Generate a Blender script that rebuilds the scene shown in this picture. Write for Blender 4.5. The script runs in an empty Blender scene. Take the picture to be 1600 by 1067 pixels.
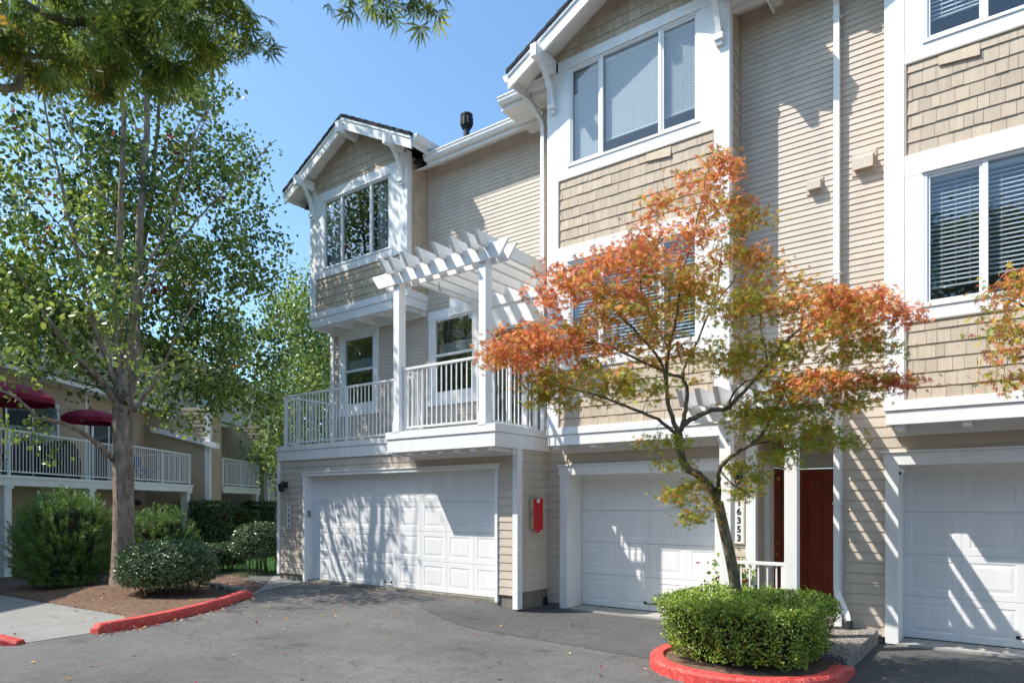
import bpy, bmesh, math, random
import numpy as np
from mathutils import Vector, Matrix
random.seed(7); RNG = np.random.default_rng(7)
S = bpy.context.scene; COL = S.collection; R = math.radians

# ---------------------------------------------------------------- camera, sky, sun, exposure
cam_d = bpy.data.cameras.new('camera'); cam = bpy.data.objects.new('camera', cam_d); COL.objects.link(cam)
cam_d.sensor_width = 36.0; cam_d.lens = 24.0; cam_d.shift_y = 0.159; cam_d.clip_end = 2000; cam_d.clip_start = 0.05
cam.location = (0, 0, 0); cam.rotation_euler = (R(90), 0, R(36.87))
cam_d.dof.use_dof = True; cam_d.dof.focus_distance = 9.5; cam_d.dof.aperture_fstop = 2.8
S.camera = cam
SUN_DIR = Vector((0.58, 0.56, -1.0)).normalized()           # the way the light travels
elev = math.asin(-SUN_DIR.z); azim = math.atan2(-SUN_DIR.x, -SUN_DIR.y)
W = bpy.data.worlds.new('World'); S.world = W; W.use_nodes = True
wn = W.node_tree.nodes; wl = W.node_tree.links
sky = wn.new('ShaderNodeTexSky'); sky.sky_type = 'NISHITA'; sky.sun_disc = False
sky.sun_elevation = elev; sky.sun_rotation = azim; sky.air_density = 1.0; sky.dust_density = 1.2; sky.ozone_density = 0.3
bg = wn['Background']; bg.inputs['Strength'].default_value = 0.15; 
grade = wn.new('ShaderNodeVectorMath'); grade.operation = 'MULTIPLY'; grade.inputs[1].default_value = (0.77, 0.98, 1.08)
wl.new(sky.outputs[0], grade.inputs[0]); wl.new(grade.outputs[0], bg.inputs['Color'])
sl = bpy.data.lights.new('sun', 'SUN'); sl.energy = 3.7; sl.angle = R(0.5); sl.color = (1.0, 0.94, 0.86)
sun = bpy.data.objects.new('sun', sl); COL.objects.link(sun); sun.location = (-20, -20, 30)
sun.rotation_euler = SUN_DIR.to_track_quat('-Z', 'Y').to_euler()
S.view_settings.view_transform = 'Standard'; S.view_settings.look = 'None'
S.view_settings.exposure = 0.80; S.view_settings.gamma = 1.0
S.render.engine = 'CYCLES'

# ---------------------------------------------------------------- materials
def mat(name, col, rough=0.6, var=0.0, vscale=6.0, bump=0.0, bscale=60.0, spec=0.4, metal=0.0, island=0.0, col2=None, stretch=None, detail=4.0):
    m = bpy.data.materials.new(name); m.use_nodes = True
    nt = m.node_tree; N = nt.nodes; L = nt.links; b = N['Principled BSDF']
    b.inputs['Roughness'].default_value = rough; b.inputs['Metallic'].default_value = metal
    b.inputs['Specular IOR Level'].default_value = spec
    b.inputs['Base Color'].default_value = (*col, 1)
    tc = N.new('ShaderNodeTexCoord'); src = tc.outputs['Object']
    if stretch:
        mp = N.new('ShaderNodeMapping'); mp.inputs['Scale'].default_value = stretch; L.new(src, mp.inputs[0]); src = mp.outputs[0]
    cur = None
    if var > 0 or col2:
        no = N.new('ShaderNodeTexNoise'); no.inputs['Scale'].default_value = vscale; no.inputs['Detail'].default_value = detail; no.inputs['Roughness'].default_value = 0.65
        L.new(src, no.inputs['Vector'])
        rp = N.new('ShaderNodeValToRGB'); rp.color_ramp.elements[0].position = 0.32; rp.color_ramp.elements[1].position = 0.68
        c2 = col2 or tuple(min(1, c * (1 + var)) for c in col); c1 = col if col2 else tuple(c * (1 - var) for c in col)
        rp.color_ramp.elements[0].color = (*c1, 1); rp.color_ramp.elements[1].color = (*c2, 1)
        L.new(no.outputs[0], rp.inputs[0]); cur = rp.outputs[0]
    if island > 0:
        g = N.new('ShaderNodeNewGeometry'); hs = N.new('ShaderNodeHueSaturation')
        mr = N.new('ShaderNodeMapRange'); mr.inputs['To Min'].default_value = 1 - island; mr.inputs['To Max'].default_value = 1 + island
        L.new(g.outputs['Random Per Island'], mr.inputs[0]); L.new(mr.outputs[0], hs.inputs['Value'])
        if cur: L.new(cur, hs.inputs['Color'])
        else: hs.inputs['Color'].default_value = (*col, 1)
        cur = hs.outputs[0]
    if cur: L.new(cur, b.inputs['Base Color'])
    if bump > 0:
        n2 = N.new('ShaderNodeTexNoise'); n2.inputs['Scale'].default_value = bscale; n2.inputs['Detail'].default_value = 6
        L.new(src, n2.inputs['Vector'])
        bp = N.new('ShaderNodeBump'); bp.inputs['Strength'].default_value = bump; bp.inputs['Distance'].default_value = 0.02
        L.new(n2.outputs[0], bp.inputs['Height']); L.new(bp.outputs[0], b.inputs['Normal'])
    return m

def leafmat(name, col, island=0.35, trans=0.3, rough=0.4, spec=0.5, hue=0.02):
    m = bpy.data.materials.new(name); m.use_nodes = True
    nt = m.node_tree; N = nt.nodes; L = nt.links; b = N['Principled BSDF']; out = N['Material Output']
    g = N.new('ShaderNodeNewGeometry'); hs = N.new('ShaderNodeHueSaturation'); hs.inputs['Color'].default_value = (*col, 1)
    mr = N.new('ShaderNodeMapRange'); mr.inputs['To Min'].default_value = 1 - island; mr.inputs['To Max'].default_value = 1 + island
    L.new(g.outputs['Random Per Island'], mr.inputs[0]); L.new(mr.outputs[0], hs.inputs['Value'])
    mm = N.new('ShaderNodeMath'); mm.operation = 'MULTIPLY'; mm.inputs[1].default_value = 7.31
    fr = N.new('ShaderNodeMath'); fr.operation = 'FRACT'
    L.new(g.outputs['Random Per Island'], mm.inputs[0]); L.new(mm.outputs[0], fr.inputs[0])
    m2 = N.new('ShaderNodeMapRange'); m2.inputs['To Min'].default_value = 0.5 - hue; m2.inputs['To Max'].default_value = 0.5 + hue
    L.new(fr.outputs[0], m2.inputs[0]); L.new(m2.outputs[0], hs.inputs['Hue'])
    L.new(hs.outputs[0], b.inputs['Base Color']); b.inputs['Roughness'].default_value = rough; b.inputs['Specular IOR Level'].default_value = spec
    t = N.new('ShaderNodeBsdfTranslucent'); L.new(hs.outputs[0], t.inputs['Color'])
    mx = N.new('ShaderNodeMixShader'); mx.inputs[0].default_value = trans
    L.new(b.outputs[0], mx.inputs[1]); L.new(t.outputs[0], mx.inputs[2]); L.new(mx.outputs[0], out.inputs['Surface'])
    return m

def glassmat(name, tint, boost=0.10):
    m = bpy.data.materials.new(name); m.use_nodes = True
    nt = m.node_tree; N = nt.nodes; L = nt.links; out = N['Material Output']; N.remove(N['Principled BSDF'])
    tr = N.new('ShaderNodeBsdfTransparent'); tr.inputs[0].default_value = (*tint, 1)
    gl = N.new('ShaderNodeBsdfGlossy'); gl.inputs['Roughness'].default_value = 0.01; gl.inputs['Color'].default_value = (0.92, 0.96, 1, 1)
    fr = N.new('ShaderNodeLayerWeight'); fr.inputs[0].default_value = 0.5
    pw = N.new('ShaderNodeMath'); pw.operation = 'POWER'; pw.inputs[1].default_value = 3.5; L.new(fr.outputs['Facing'], pw.inputs[0])
    ad = N.new('ShaderNodeMath'); ad.operation = 'ADD'; ad.use_clamp = True; ad.inputs[1].default_value = boost; L.new(pw.outputs[0], ad.inputs[0])
    # faint waviness of real panes
    no = N.new('ShaderNodeTexNoise'); no.inputs['Scale'].default_value = 1.3; tc = N.new('ShaderNodeTexCoord'); L.new(tc.outputs['Object'], no.inputs['Vector'])
    bp = N.new('ShaderNodeBump'); bp.inputs['Strength'].default_value = 0.05; bp.inputs['Distance'].default_value = 0.05
    L.new(no.outputs[0], bp.inputs['Height']); L.new(bp.outputs[0], gl.inputs['Normal'])
    mx = N.new('ShaderNodeMixShader'); L.new(ad.outputs[0], mx.inputs[0]); L.new(tr.outputs[0], mx.inputs[1]); L.new(gl.outputs[0], mx.inputs[2])
    L.new(mx.outputs[0], out.inputs['Surface'])
    return m

M = {}
M['white'] = mat('white_trim_paint', (0.80, 0.80, 0.785), 0.5, 0.05, 3.0, 0.05, 90, stretch=(2.2, 2.2, 0.5), detail=7)
M['whitemetal'] = mat('white_railing_paint', (0.78, 0.78, 0.77), 0.4, 0.03, 9)
M['gdoor'] = mat('white_garage_door_paint', (0.78, 0.785, 0.78), 0.42, 0.05, 3, 0.06, 160, stretch=(1, 1, 0.15))
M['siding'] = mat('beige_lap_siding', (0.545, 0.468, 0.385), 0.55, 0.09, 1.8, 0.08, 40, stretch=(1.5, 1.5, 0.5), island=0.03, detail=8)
M['shingle'] = mat('tan_shingle_siding', (0.51, 0.415, 0.31), 0.75, 0.09, 2, 0.25, 40, island=0.10, stretch=(14, 14, 0.7))
M['tantrim'] = mat('tan_trim_paint', (0.40, 0.33, 0.25), 0.6)
M['roof'] = mat('black_asphalt_roof', (0.022, 0.022, 0.026), 0.9, 0.5, 30, 0.4, 50)
M['glass'] = glassmat('window_glass', (0.74, 0.79, 0.82), 0.10)
M['glassdark'] = glassmat('dark_window_glass', (0.66, 0.72, 0.76), 0.24)
M['vinyl'] = mat('white_vinyl_frame', (0.78, 0.78, 0.77), 0.35)
M['blind'] = mat('white_blind_slats', (0.70, 0.72, 0.72), 0.55)
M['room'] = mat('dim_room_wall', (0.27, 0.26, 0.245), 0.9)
M['reddoor'] = mat('oxblood_door_paint', (0.33, 0.06, 0.032), 0.35, 0.06, 4)
M['brass'] = mat('brass', (0.75, 0.52, 0.16), 0.25, metal=1.0)
M['black'] = mat('black_metal', (0.012, 0.012, 0.013), 0.5)
M['char'] = mat('charcoal_metal', (0.035, 0.037, 0.04), 0.55)
M['concrete'] = mat('pale_concrete', (0.36, 0.34, 0.31), 0.85, 0.15, 5, 0.25, 70)
M['found'] = mat('foundation_concrete', (0.20, 0.185, 0.15), 0.9, 0.25, 5, 0.3, 40)
M['redbox'] = mat('fire_red_paint', (0.55, 0.008, 0.012), 0.4, 0.06, 8)
M['cream'] = mat('weathered_cream_board', (0.52, 0.43, 0.24), 0.7, 0.12, 12)
M['ink'] = mat('black_number_paint', (0.01, 0.01, 0.012), 0.5)
M['umbrella'] = mat('crimson_umbrella_canvas', (0.22, 0.004, 0.03), 0.8, 0.08, 5)
M['beige2'] = mat('tan_block_siding', (0.46, 0.37, 0.26), 0.6, 0.05, 2)  # even tan of the neighbouring and opposite blocks
M['bark'] = mat('grey_brown_bark', (0.13, 0.095, 0.068), 0.9, col2=(0.40, 0.32, 0.245), vscale=7, bump=1.0, bscale=18, stretch=(1.8, 1.8, 0.6), detail=10)
M['barkdark'] = mat('dark_maple_bark', (0.065, 0.052, 0.035), 0.85, col2=(0.26, 0.225, 0.155), vscale=9, bump=0.5, bscale=30, stretch=(1, 1, 0.6))
M['twig'] = mat('brown_twig', (0.10, 0.075, 0.05), 0.85, 0.3, 20)
M['mulch'] = mat('brown_bark_mulch', (0.085, 0.045, 0.028), 0.95, col2=(0.24, 0.15, 0.10), vscale=14, bump=1.0, bscale=45, detail=9)
M['path'] = mat('concrete_path', (0.26, 0.255, 0.235), 0.9, 0.12, 3, 0.3, 90)
M['lawn'] = mat('green_lawn', (0.03, 0.10, 0.012), 0.9, 0.4, 12, 0.6, 80)
M['blade'] = leafmat('grass_blade', (0.05, 0.16, 0.02))
M['pot'] = mat('grey_pot', (0.30, 0.31, 0.32), 0.6)
M['blue'] = mat('blue_fabric', (0.04, 0.10, 0.30), 0.7)

def redkerb():
    m = mat('worn_red_kerb_paint', (0.60, 0.055, 0.045), 0.6, 0.12, 7, 0.35, 60)
    nt = m.node_tree; N = nt.nodes; L = nt.links; b = N['Principled BSDF']
    src = b.inputs['Base Color'].links[0].from_socket
    no = N.new('ShaderNodeTexNoise'); no.inputs['Scale'].default_value = 26; no.inputs['Detail'].default_value = 9; no.inputs['Roughness'].default_value = 0.75
    tc = N.new('ShaderNodeTexCoord'); L.new(tc.outputs['Object'], no.inputs['Vector'])
    rp = N.new('ShaderNodeValToRGB'); rp.color_ramp.elements[0].position = 0.50; rp.color_ramp.elements[1].position = 0.68
    L.new(no.outputs[0], rp.inputs[0])
    mx = N.new('ShaderNodeMixRGB'); mx.inputs['Color2'].default_value = (0.62, 0.25, 0.22, 1)
    L.new(rp.outputs[0], mx.inputs[0]); L.new(src, mx.inputs['Color1'])
    n3 = N.new('ShaderNodeTexNoise'); n3.inputs['Scale'].default_value = 13; n3.inputs['Detail'].default_value = 12; n3.inputs['Roughness'].default_value = 0.8; L.new(tc.outputs['Object'], n3.inputs['Vector'])
    r3 = N.new('ShaderNodeValToRGB'); r3.color_ramp.elements[0].position = 0.605; r3.color_ramp.elements[1].position = 0.62; L.new(n3.outputs[0], r3.inputs[0])
    m2 = N.new('ShaderNodeMixRGB'); m2.inputs['Color2'].default_value = (0.33, 0.29, 0.26, 1); L.new(r3.outputs[0], m2.inputs[0]); L.new(mx.outputs[0], m2.inputs['Color1']); L.new(m2.outputs[0], b.inputs['Base Color'])
    return m
M['kerb'] = redkerb()

def asphalt(name, c1, c2, agg):
    m = bpy.data.materials.new(name); m.use_nodes = True
    nt = m.node_tree; N = nt.nodes; L = nt.links; b = N['Principled BSDF']; b.inputs['Roughness'].default_value = 0.82; b.inputs['Specular IOR Level'].default_value = 0.35
    tc = N.new('ShaderNodeTexCoord')
    big = N.new('ShaderNodeTexNoise'); big.inputs['Scale'].default_value = 0.55; big.inputs['Detail'].default_value = 7; big.inputs['Roughness'].default_value = 0.62
    fine = N.new('ShaderNodeTexNoise'); fine.inputs['Scale'].default_value = 120; fine.inputs['Detail'].default_value = 3
    L.new(tc.outputs['Object'], big.inputs['Vector']); L.new(tc.outputs['Object'], fine.inputs['Vector'])
    rp = N.new('ShaderNodeValToRGB'); rp.color_ramp.elements[0].position = 0.34; rp.color_ramp.elements[1].position = 0.66
    rp.color_ramp.elements[0].color = (*c1, 1); rp.color_ramp.elements[1].color = (*c2, 1); L.new(big.outputs[0], rp.inputs[0])
    r2 = N.new('ShaderNodeMapRange'); r2.inputs['From Min'].default_value = 0.3; r2.inputs['From Max'].default_value = 0.7
    r2.inputs['To Min'].default_value = 1 - agg; r2.inputs['To Max'].default_value = 1 + agg; L.new(fine.outputs[0], r2.inputs[0])
    mid = N.new('ShaderNodeTexNoise'); mid.inputs['Scale'].default_value = 5.5; mid.inputs['Detail'].default_value = 8; mid.inputs['Roughness'].default_value = 0.7; L.new(tc.outputs['Object'], mid.inputs['Vector'])
    r3 = N.new('ShaderNodeMapRange'); r3.inputs['From Min'].default_value = 0.3; r3.inputs['From Max'].default_value = 0.7; r3.inputs['To Min'].default_value = 0.86; r3.inputs['To Max'].default_value = 1.12; L.new(mid.outputs[0], r3.inputs[0])
    sp = N.new('ShaderNodeTexVoronoi'); sp.inputs['Scale'].default_value = 55; L.new(tc.outputs['Object'], sp.inputs['Vector'])
    sc_ = N.new('ShaderNodeSeparateColor'); L.new(sp.outputs['Color'], sc_.inputs[0])
    r4 = N.new('ShaderNodeMapRange'); r4.inputs['From Min'].default_value = 0.0; r4.inputs['To Min'].default_value = 0.80; r4.inputs['To Max'].default_value = 1.22; L.new(sc_.outputs[0], r4.inputs[0])
    oil = N.new('ShaderNodeTexNoise'); oil.inputs['Scale'].default_value = 1.7; oil.inputs['Detail'].default_value = 4; L.new(tc.outputs['Object'], oil.inputs['Vector'])
    r5 = N.new('ShaderNodeMapRange'); r5.inputs['From Min'].default_value = 0.64; r5.inputs['From Max'].default_value = 0.72; r5.inputs['To Min'].default_value = 1.0; r5.inputs['To Max'].default_value = 0.62; L.new(oil.outputs[0], r5.inputs[0])
    m3 = N.new('ShaderNodeMath'); m3.operation = 'MULTIPLY'; L.new(r3.outputs[0], m3.inputs[0]); L.new(r4.outputs[0], m3.inputs[1])
    m4 = N.new('ShaderNodeMath'); m4.operation = 'MULTIPLY'; L.new(m3.outputs[0], m4.inputs[0]); L.new(r5.outputs[0], m4.inputs[1])
    m5 = N.new('ShaderNodeMath'); m5.operation = 'MULTIPLY'; L.new(m4.outputs[0], m5.inputs[0]); L.new(r2.outputs[0], m5.inputs[1]); r2 = m5
    # hairline cracks and darker patches
    vo = N.new('ShaderNodeTexVoronoi'); vo.feature = 'DISTANCE_TO_EDGE'; vo.inputs['Scale'].default_value = 0.42
    wob = N.new('ShaderNodeTexNoise'); wob.inputs['Scale'].default_value = 2.2; wob.inputs['Detail'].default_value = 5
    ad = N.new('ShaderNodeMixRGB'); ad.blend_type = 'ADD'; ad.inputs[0].default_value = 0.55
    L.new(tc.outputs['Object'], wob.inputs['Vector']); L.new(tc.outputs['Object'], ad.inputs[1]); L.new(wob.outputs['Color'], ad.inputs[2]); L.new(ad.outputs[0], vo.inputs['Vector'])
    cr = N.new('ShaderNodeMapRange'); cr.inputs['From Max'].default_value = 0.008; cr.inputs['To Min'].default_value = 0.7; L.new(vo.outputs['Distance'], cr.inputs[0])
    mu = N.new('ShaderNodeMath'); mu.operation = 'MULTIPLY'; L.new(r2.outputs[0], mu.inputs[0]); L.new(cr.outputs[0], mu.inputs[1])
    hs = N.new('ShaderNodeHueSaturation'); L.new(rp.outputs[0], hs.inputs['Color']); L.new(mu.outputs[0], hs.inputs['Value']); L.new(hs.outputs[0], b.inputs['Base Color'])
    bp = N.new('ShaderNodeBump'); bp.inputs['Strength'].default_value = 0.5; bp.inputs['Distance'].default_value = 0.006
    L.new(fine.outputs[0], bp.inputs['Height']); L.new(bp.outputs[0], b.inputs['Normal'])
    return m
M['street'] = asphalt('grey_street_asphalt', (0.100, 0.097, 0.093), (0.150, 0.145, 0.139), 0.35)
M['drive'] = asphalt('dark_driveway_asphalt', (0.074, 0.073, 0.072), (0.108, 0.106, 0.104), 0.35)

def aggregate():
    m = bpy.data.materials.new('exposed_aggregate'); m.use_nodes = True
    nt = m.node_tree; N = nt.nodes; L = nt.links; b = N['Principled BSDF']; b.inputs['Roughness'].default_value = 0.85
    tc = N.new('ShaderNodeTexCoord'); vo = N.new('ShaderNodeTexVoronoi'); vo.inputs['Scale'].default_value = 75; L.new(tc.outputs['Object'], vo.inputs['Vector'])
    rp = N.new('ShaderNodeValToRGB'); e = rp.color_ramp.elements
    e[0].position = 0.1; e[0].color = (0.06, 0.055, 0.045, 1); e[1].position = 0.9; e[1].color = (0.46, 0.42, 0.36, 1)
    e.new(0.5).color = (0.22, 0.20, 0.17, 1)
    sx = N.new('ShaderNodeSeparateColor'); L.new(vo.outputs['Color'], sx.inputs[0]); L.new(sx.outputs[0], rp.inputs[0]); L.new(rp.outputs[0], b.inputs['Base Color'])
    bp = N.new('ShaderNodeBump'); bp.inputs['Strength'].default_value = 0.7; bp.inputs['Distance'].default_value = 0.01; bp.invert = True
    L.new(vo.outputs['Distance'], bp.inputs['Height']); L.new(bp.outputs[0], b.inputs['Normal'])
    return m
M['aggregate'] = aggregate()
# leaves
M['lf_green'] = leafmat('green_tree_leaf', (0.165, 0.245, 0.05), 0.45, 0.38, 0.36, 0.5)
M['lf_light'] = leafmat('light_green_leaf', (0.32, 0.40, 0.08), 0.4, 0.42, 0.38, 0.5)
M['lf_dark'] = leafmat('dark_green_leaf', (0.055, 0.105, 0.028), 0.4, 0.2, 0.28, 0.6)
M['lf_red'] = leafmat('turned_red_leaf', (0.40, 0.03, 0.025), 0.35, 0.35)
M['lf_rust'] = leafmat('turned_rust_leaf', (0.30, 0.10, 0.035), 0.35, 0.35)
M['bough_green'] = leafmat('bough_green_leaf', (0.135, 0.195, 0.04), 0.4, 0.5, 0.5, 0.2)
M['bough_light'] = leafmat('bough_yellow_green_leaf', (0.30, 0.35, 0.05), 0.35, 0.55, 0.5, 0.2)
M['jm_orange'] = leafmat('orange_maple_leaf', (0.78, 0.33, 0.12), 0.28, 0.42, 0.5, 0.25)
M['jm_red'] = leafmat('red_orange_maple_leaf', (0.72, 0.235, 0.105), 0.28, 0.42, 0.5, 0.25)
M['jm_gold'] = leafmat('golden_maple_leaf', (0.62, 0.36, 0.06), 0.28, 0.42, 0.5, 0.25)
M['jm_olive'] = leafmat('olive_maple_leaf', (0.48, 0.43, 0.06), 0.28, 0.42, 0.5, 0.25)
M['jm_green'] = leafmat('green_maple_leaf', (0.33, 0.44, 0.06), 0.28, 0.42, 0.5, 0.25)
M['hedge1'] = leafmat('bright_hedge_leaf', (0.33, 0.44, 0.055), 0.4, 0.25, 0.4, 0.45)
M['hedge2'] = leafmat('deep_hedge_leaf', (0.12, 0.21, 0.03), 0.4, 0.2, 0.4, 0.45)
M['bush'] = leafmat('grey_green_bush_leaf', (0.13, 0.20, 0.085), 0.4, 0.15, 0.34, 0.6)
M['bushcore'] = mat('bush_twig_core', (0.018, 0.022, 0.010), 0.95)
M['needle'] = leafmat('pine_needle', (0.19, 0.31, 0.06), 0.4, 0.2, 0.4, 0.5)
M['needle2'] = leafmat('dark_pine_needle', (0.09, 0.17, 0.04), 0.4, 0.2, 0.4, 0.5)
M['flower'] = leafmat('red_flower', (0.5, 0.015, 0.03), 0.3, 0.3)

# ---------------------------------------------------------------- mesh helpers
AF = (-0.6, 0.8); AR = (0.8, 0.6)             # the neighbouring row stands along AF; AR points out of its front
def ab(a, b, z=0.0): return Vector((AF[0] * a + AR[0] * b, AF[1] * a + AR[1] * b, z))
def XAB(p): return ab(p[0], p[1], p[2])

class MB:
    def __init__(s, xf=None): s.v = []; s.f = []; s.m = []; s.xf = xf; s.mi = 0
    def add(s, vs, fs):
        o = len(s.v)
        for p in vs: s.v.append(tuple(s.xf(p)) if s.xf else tuple(p))
        for f in fs: s.f.append([i + o for i in f]); s.m.append(s.mi)
    def box(s, x0, x1, y0, y1, z0, z1):
        s.add([(x0, y0, z0), (x1, y0, z0), (x1, y1, z0), (x0, y1, z0), (x0, y0, z1), (x1, y0, z1), (x1, y1, z1), (x0, y1, z1)],
              [(0, 3, 2, 1), (4, 5, 6, 7), (0, 1, 5, 4), (1, 2, 6, 5), (2, 3, 7, 6), (3, 0, 4, 7)]); return s
    def extr(s, poly, vec):
        n = len(poly); q = [(p[0] + vec[0], p[1] + vec[1], p[2] + vec[2]) for p in poly]
        s.add(list(poly) + q, [tuple(range(n))[::-1], tuple(range(n, 2 * n))] + [(i, (i + 1) % n, n + (i + 1) % n, n + i) for i in range(n)]); return s
    def quad(s, *p): s.add(p, [tuple(range(len(p)))]); return s
    def tube(s, pts, rad, n=8, cap=True, twist=0.0):
        pts = [Vector(p) for p in pts]; rad = rad if hasattr(rad, '__len__') else [rad] * len(pts)
        vs = []; fs = []; up = Vector((0, 0, 1)); prev = None
        for i, p in enumerate(pts):
            d = (pts[min(i + 1, len(pts) - 1)] - pts[max(i - 1, 0)]); d = d.normalized() if d.length > 1e-9 else Vector((0, 0, 1))
            if prev is None: a = d.cross(up if abs(d.z) < 0.95 else Vector((0, 1, 0))).normalized()
            else:
                a = prev - d * prev.dot(d); a = a.normalized() if a.length > 1e-6 else d.orthogonal().normalized()
            prev = a; b = d.cross(a)
            for k in range(n):
                t = 2 * math.pi * k / n + twist; vs.append(p + (a * math.cos(t) + b * math.sin(t)) * rad[i])
        for i in range(len(pts) - 1):
            for k in range(n): fs.append((i * n + k, i * n + (k + 1) % n, (i + 1) * n + (k + 1) % n, (i + 1) * n + k))
        if cap: fs.append(tuple(range(n))[::-1]); fs.append(tuple(range((len(pts) - 1) * n, len(pts) * n)))
        s.add(vs, fs); return s
    def lathe(s, c, prof, n=16):
        vs = []; fs = []
        for r, z in prof:
            for k in range(n): t = 2 * math.pi * k / n; vs.append((c[0] + r * math.cos(t), c[1] + r * math.sin(t), c[2] + z))
        for i in range(len(prof) - 1):
            for k in range(n): fs.append((i * n + k, i * n + (k + 1) % n, (i + 1) * n + (k + 1) % n, (i + 1) * n + k))
        fs.append(tuple(range(n))[::-1]); fs.append(tuple(range((len(prof) - 1) * n, len(prof) * n)))
        s.add(vs, fs); return s

def wloc(o):
    v = Vector((0, 0, 0))
    while o is not None: v = v + o.location; o = o.parent
    return v
def tag(o, label=None, cat=None, group=None, kind=None):
    if label: o['label'] = label
    if cat: o['category'] = cat
    if group: o['group'] = group
    if kind: o['kind'] = kind
    return o
def thing(name, loc, label, cat, group=None):
    o = bpy.data.objects.new(name, None); COL.objects.link(o); o.location = loc; o.empty_display_size = 0.2
    return tag(o, label, cat, group)
def link(name, me, parent=None, at=None):
    o = bpy.data.objects.new(name, me); COL.objects.link(o)
    if parent is not None: o.parent = parent
    if at is not None: o.location = Vector(at) - (wloc(parent) if parent is not None else Vector((0, 0, 0)))
    return o
def obj(name, mb, m, parent=None, base=None, bevel=0.0, smooth=False, label=None, recalc=True):
    """one mesh object from world-space geometry; its origin sits at base (or at its parent's origin)"""
    off = Vector(base) if base is not None else (wloc(parent) if parent is not None else Vector((0, 0, 0)))
    me = bpy.data.meshes.new(name)
    me.from_pydata([(v[0] - off.x, v[1] - off.y, v[2] - off.z) for v in mb.v], [], mb.f)
    ms = m if isinstance(m, (list, tuple)) else [m]
    for q in ms: me.materials.append(M[q] if isinstance(q, str) else q)
    if len(ms) > 1: me.polygons.foreach_set('material_index', mb.m)
    if recalc:
        bm = bmesh.new(); bm.from_mesh(me); bmesh.ops.recalc_face_normals(bm, faces=bm.faces); bm.to_mesh(me); bm.free()
    if smooth: me.polygons.foreach_set('use_smooth', [True] * len(me.polygons))
    o = link(name, me, parent, off)
    if bevel: b = o.modifiers.new('bevel', 'BEVEL'); b.width = bevel; b.segments = 2; b.limit_method = 'ANGLE'; b.harden_normals = False
    if label: o['label'] = label
    return o
def copies(src, parent, offs):
    for d in offs:
        c = src.copy(); COL.objects.link(c); c.parent = parent; c.location = src.location + Vector(d)

# ---- cladding
def lap(mb, p0, p1, n, z0, z1, exp, holes=(), proj=0.013):
    d = Vector((p1[0] - p0[0], p1[1] - p0[1])); Ln = d.length; d /= Ln; n = Vector(n)
    def at(s, o, z): return (p0[0] + d.x * s + n.x * o, p0[1] + d.y * s + n.y * o, z)
    z = z0
    while z < z1 - 0.005:
        zt = min(z + exp, z1); zc = (z + zt) / 2; iv = [(0, Ln)]
        for h in holes:
            if h[2] < zc < h[3]:
                nv = []
                for s0, s1 in iv:
                    if h[1] <= s0 or h[0] >= s1: nv.append((s0, s1)); continue
                    if h[0] > s0: nv.append((s0, h[0]))
                    if h[1] < s1: nv.append((h[1], s1))
                iv = nv
        for s0, s1 in iv:
            if s1 - s0 < 0.01: continue
            cuts = [s0]
            while s1 - cuts[-1] > 3.8: cuts.append(cuts[-1] + random.uniform(2.0, 3.4))
            cuts.append(s1)
            for c0, c1 in zip(cuts, cuts[1:]):
                e = random.uniform(-0.0012, 0.0012); pj = proj + random.uniform(-0.001, 0.0012)
                mb.quad(at(c0, pj, z + e), at(c1, pj, z + e), at(c1, 0.002, zt + 0.004), at(c0, 0.002, zt + 0.004))
                mb.quad(at(c0, 0.0, z + e), at(c1, 0.0, z + e), at(c1, pj, z + e), at(c0, pj, z + e))
        z = zt
    return mb
def shingles(mb, p0, p1, n, z0, z1, exp=0.168, zmax=None, proj=0.017, holes=()):
    d = Vector((p1[0] - p0[0], p1[1] - p0[1])); Ln = d.length; d /= Ln; n = Vector(n)
    def at(s, o, z): return (p0[0] + d.x * s + n.x * o, p0[1] + d.y * s + n.y * o, z)
    z = z0 - random.uniform(0.02, 0.1)
    while z < z1 - 0.005:
        zb0 = max(z, z0); zt0 = min(z + exp, z1); s = -random.uniform(0, 0.1)
        while s < Ln:
            w = random.choice([0.095, 0.12, 0.14, 0.16, 0.19]) * random.uniform(0.9, 1.1); a = max(s, 0); b = min(s + w - 0.004, Ln); s += w
            if b - a < 0.012: continue
            mid = (a + b) / 2
            if any(h[0] < mid < h[1] and h[2] < (zb0 + zt0) / 2 < h[3] for h in holes): continue
            zb = zb0 + random.uniform(-0.004, 0.004); za = zt0 + 0.004; zc = za
            if zmax: za = min(za, zmax(a)); zc = min(zc, zmax(b))
            if za <= zb + 0.004 and zc <= zb + 0.004: continue
            za = max(za, zb + 0.002); zc = max(zc, zb + 0.002); pj = proj + random.uniform(-0.004, 0.003)
            mb.add([at(a, pj, zb), at(b, pj, zb), at(b, 0.003, zc), at(a, 0.003, za), at(a, 0, zb), at(b, 0, zb)],
                   [(0, 1, 2, 3), (4, 5, 1, 0), (4, 0, 3), (5, 2, 1)])
        z += exp
    # backing so nothing shows through the joints
    if zmax is None: mb.quad(at(0, 0.001, z0), at(Ln, 0.001, z0), at(Ln, 0.001, z1), at(0, 0.001, z1))
    return mb

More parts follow.
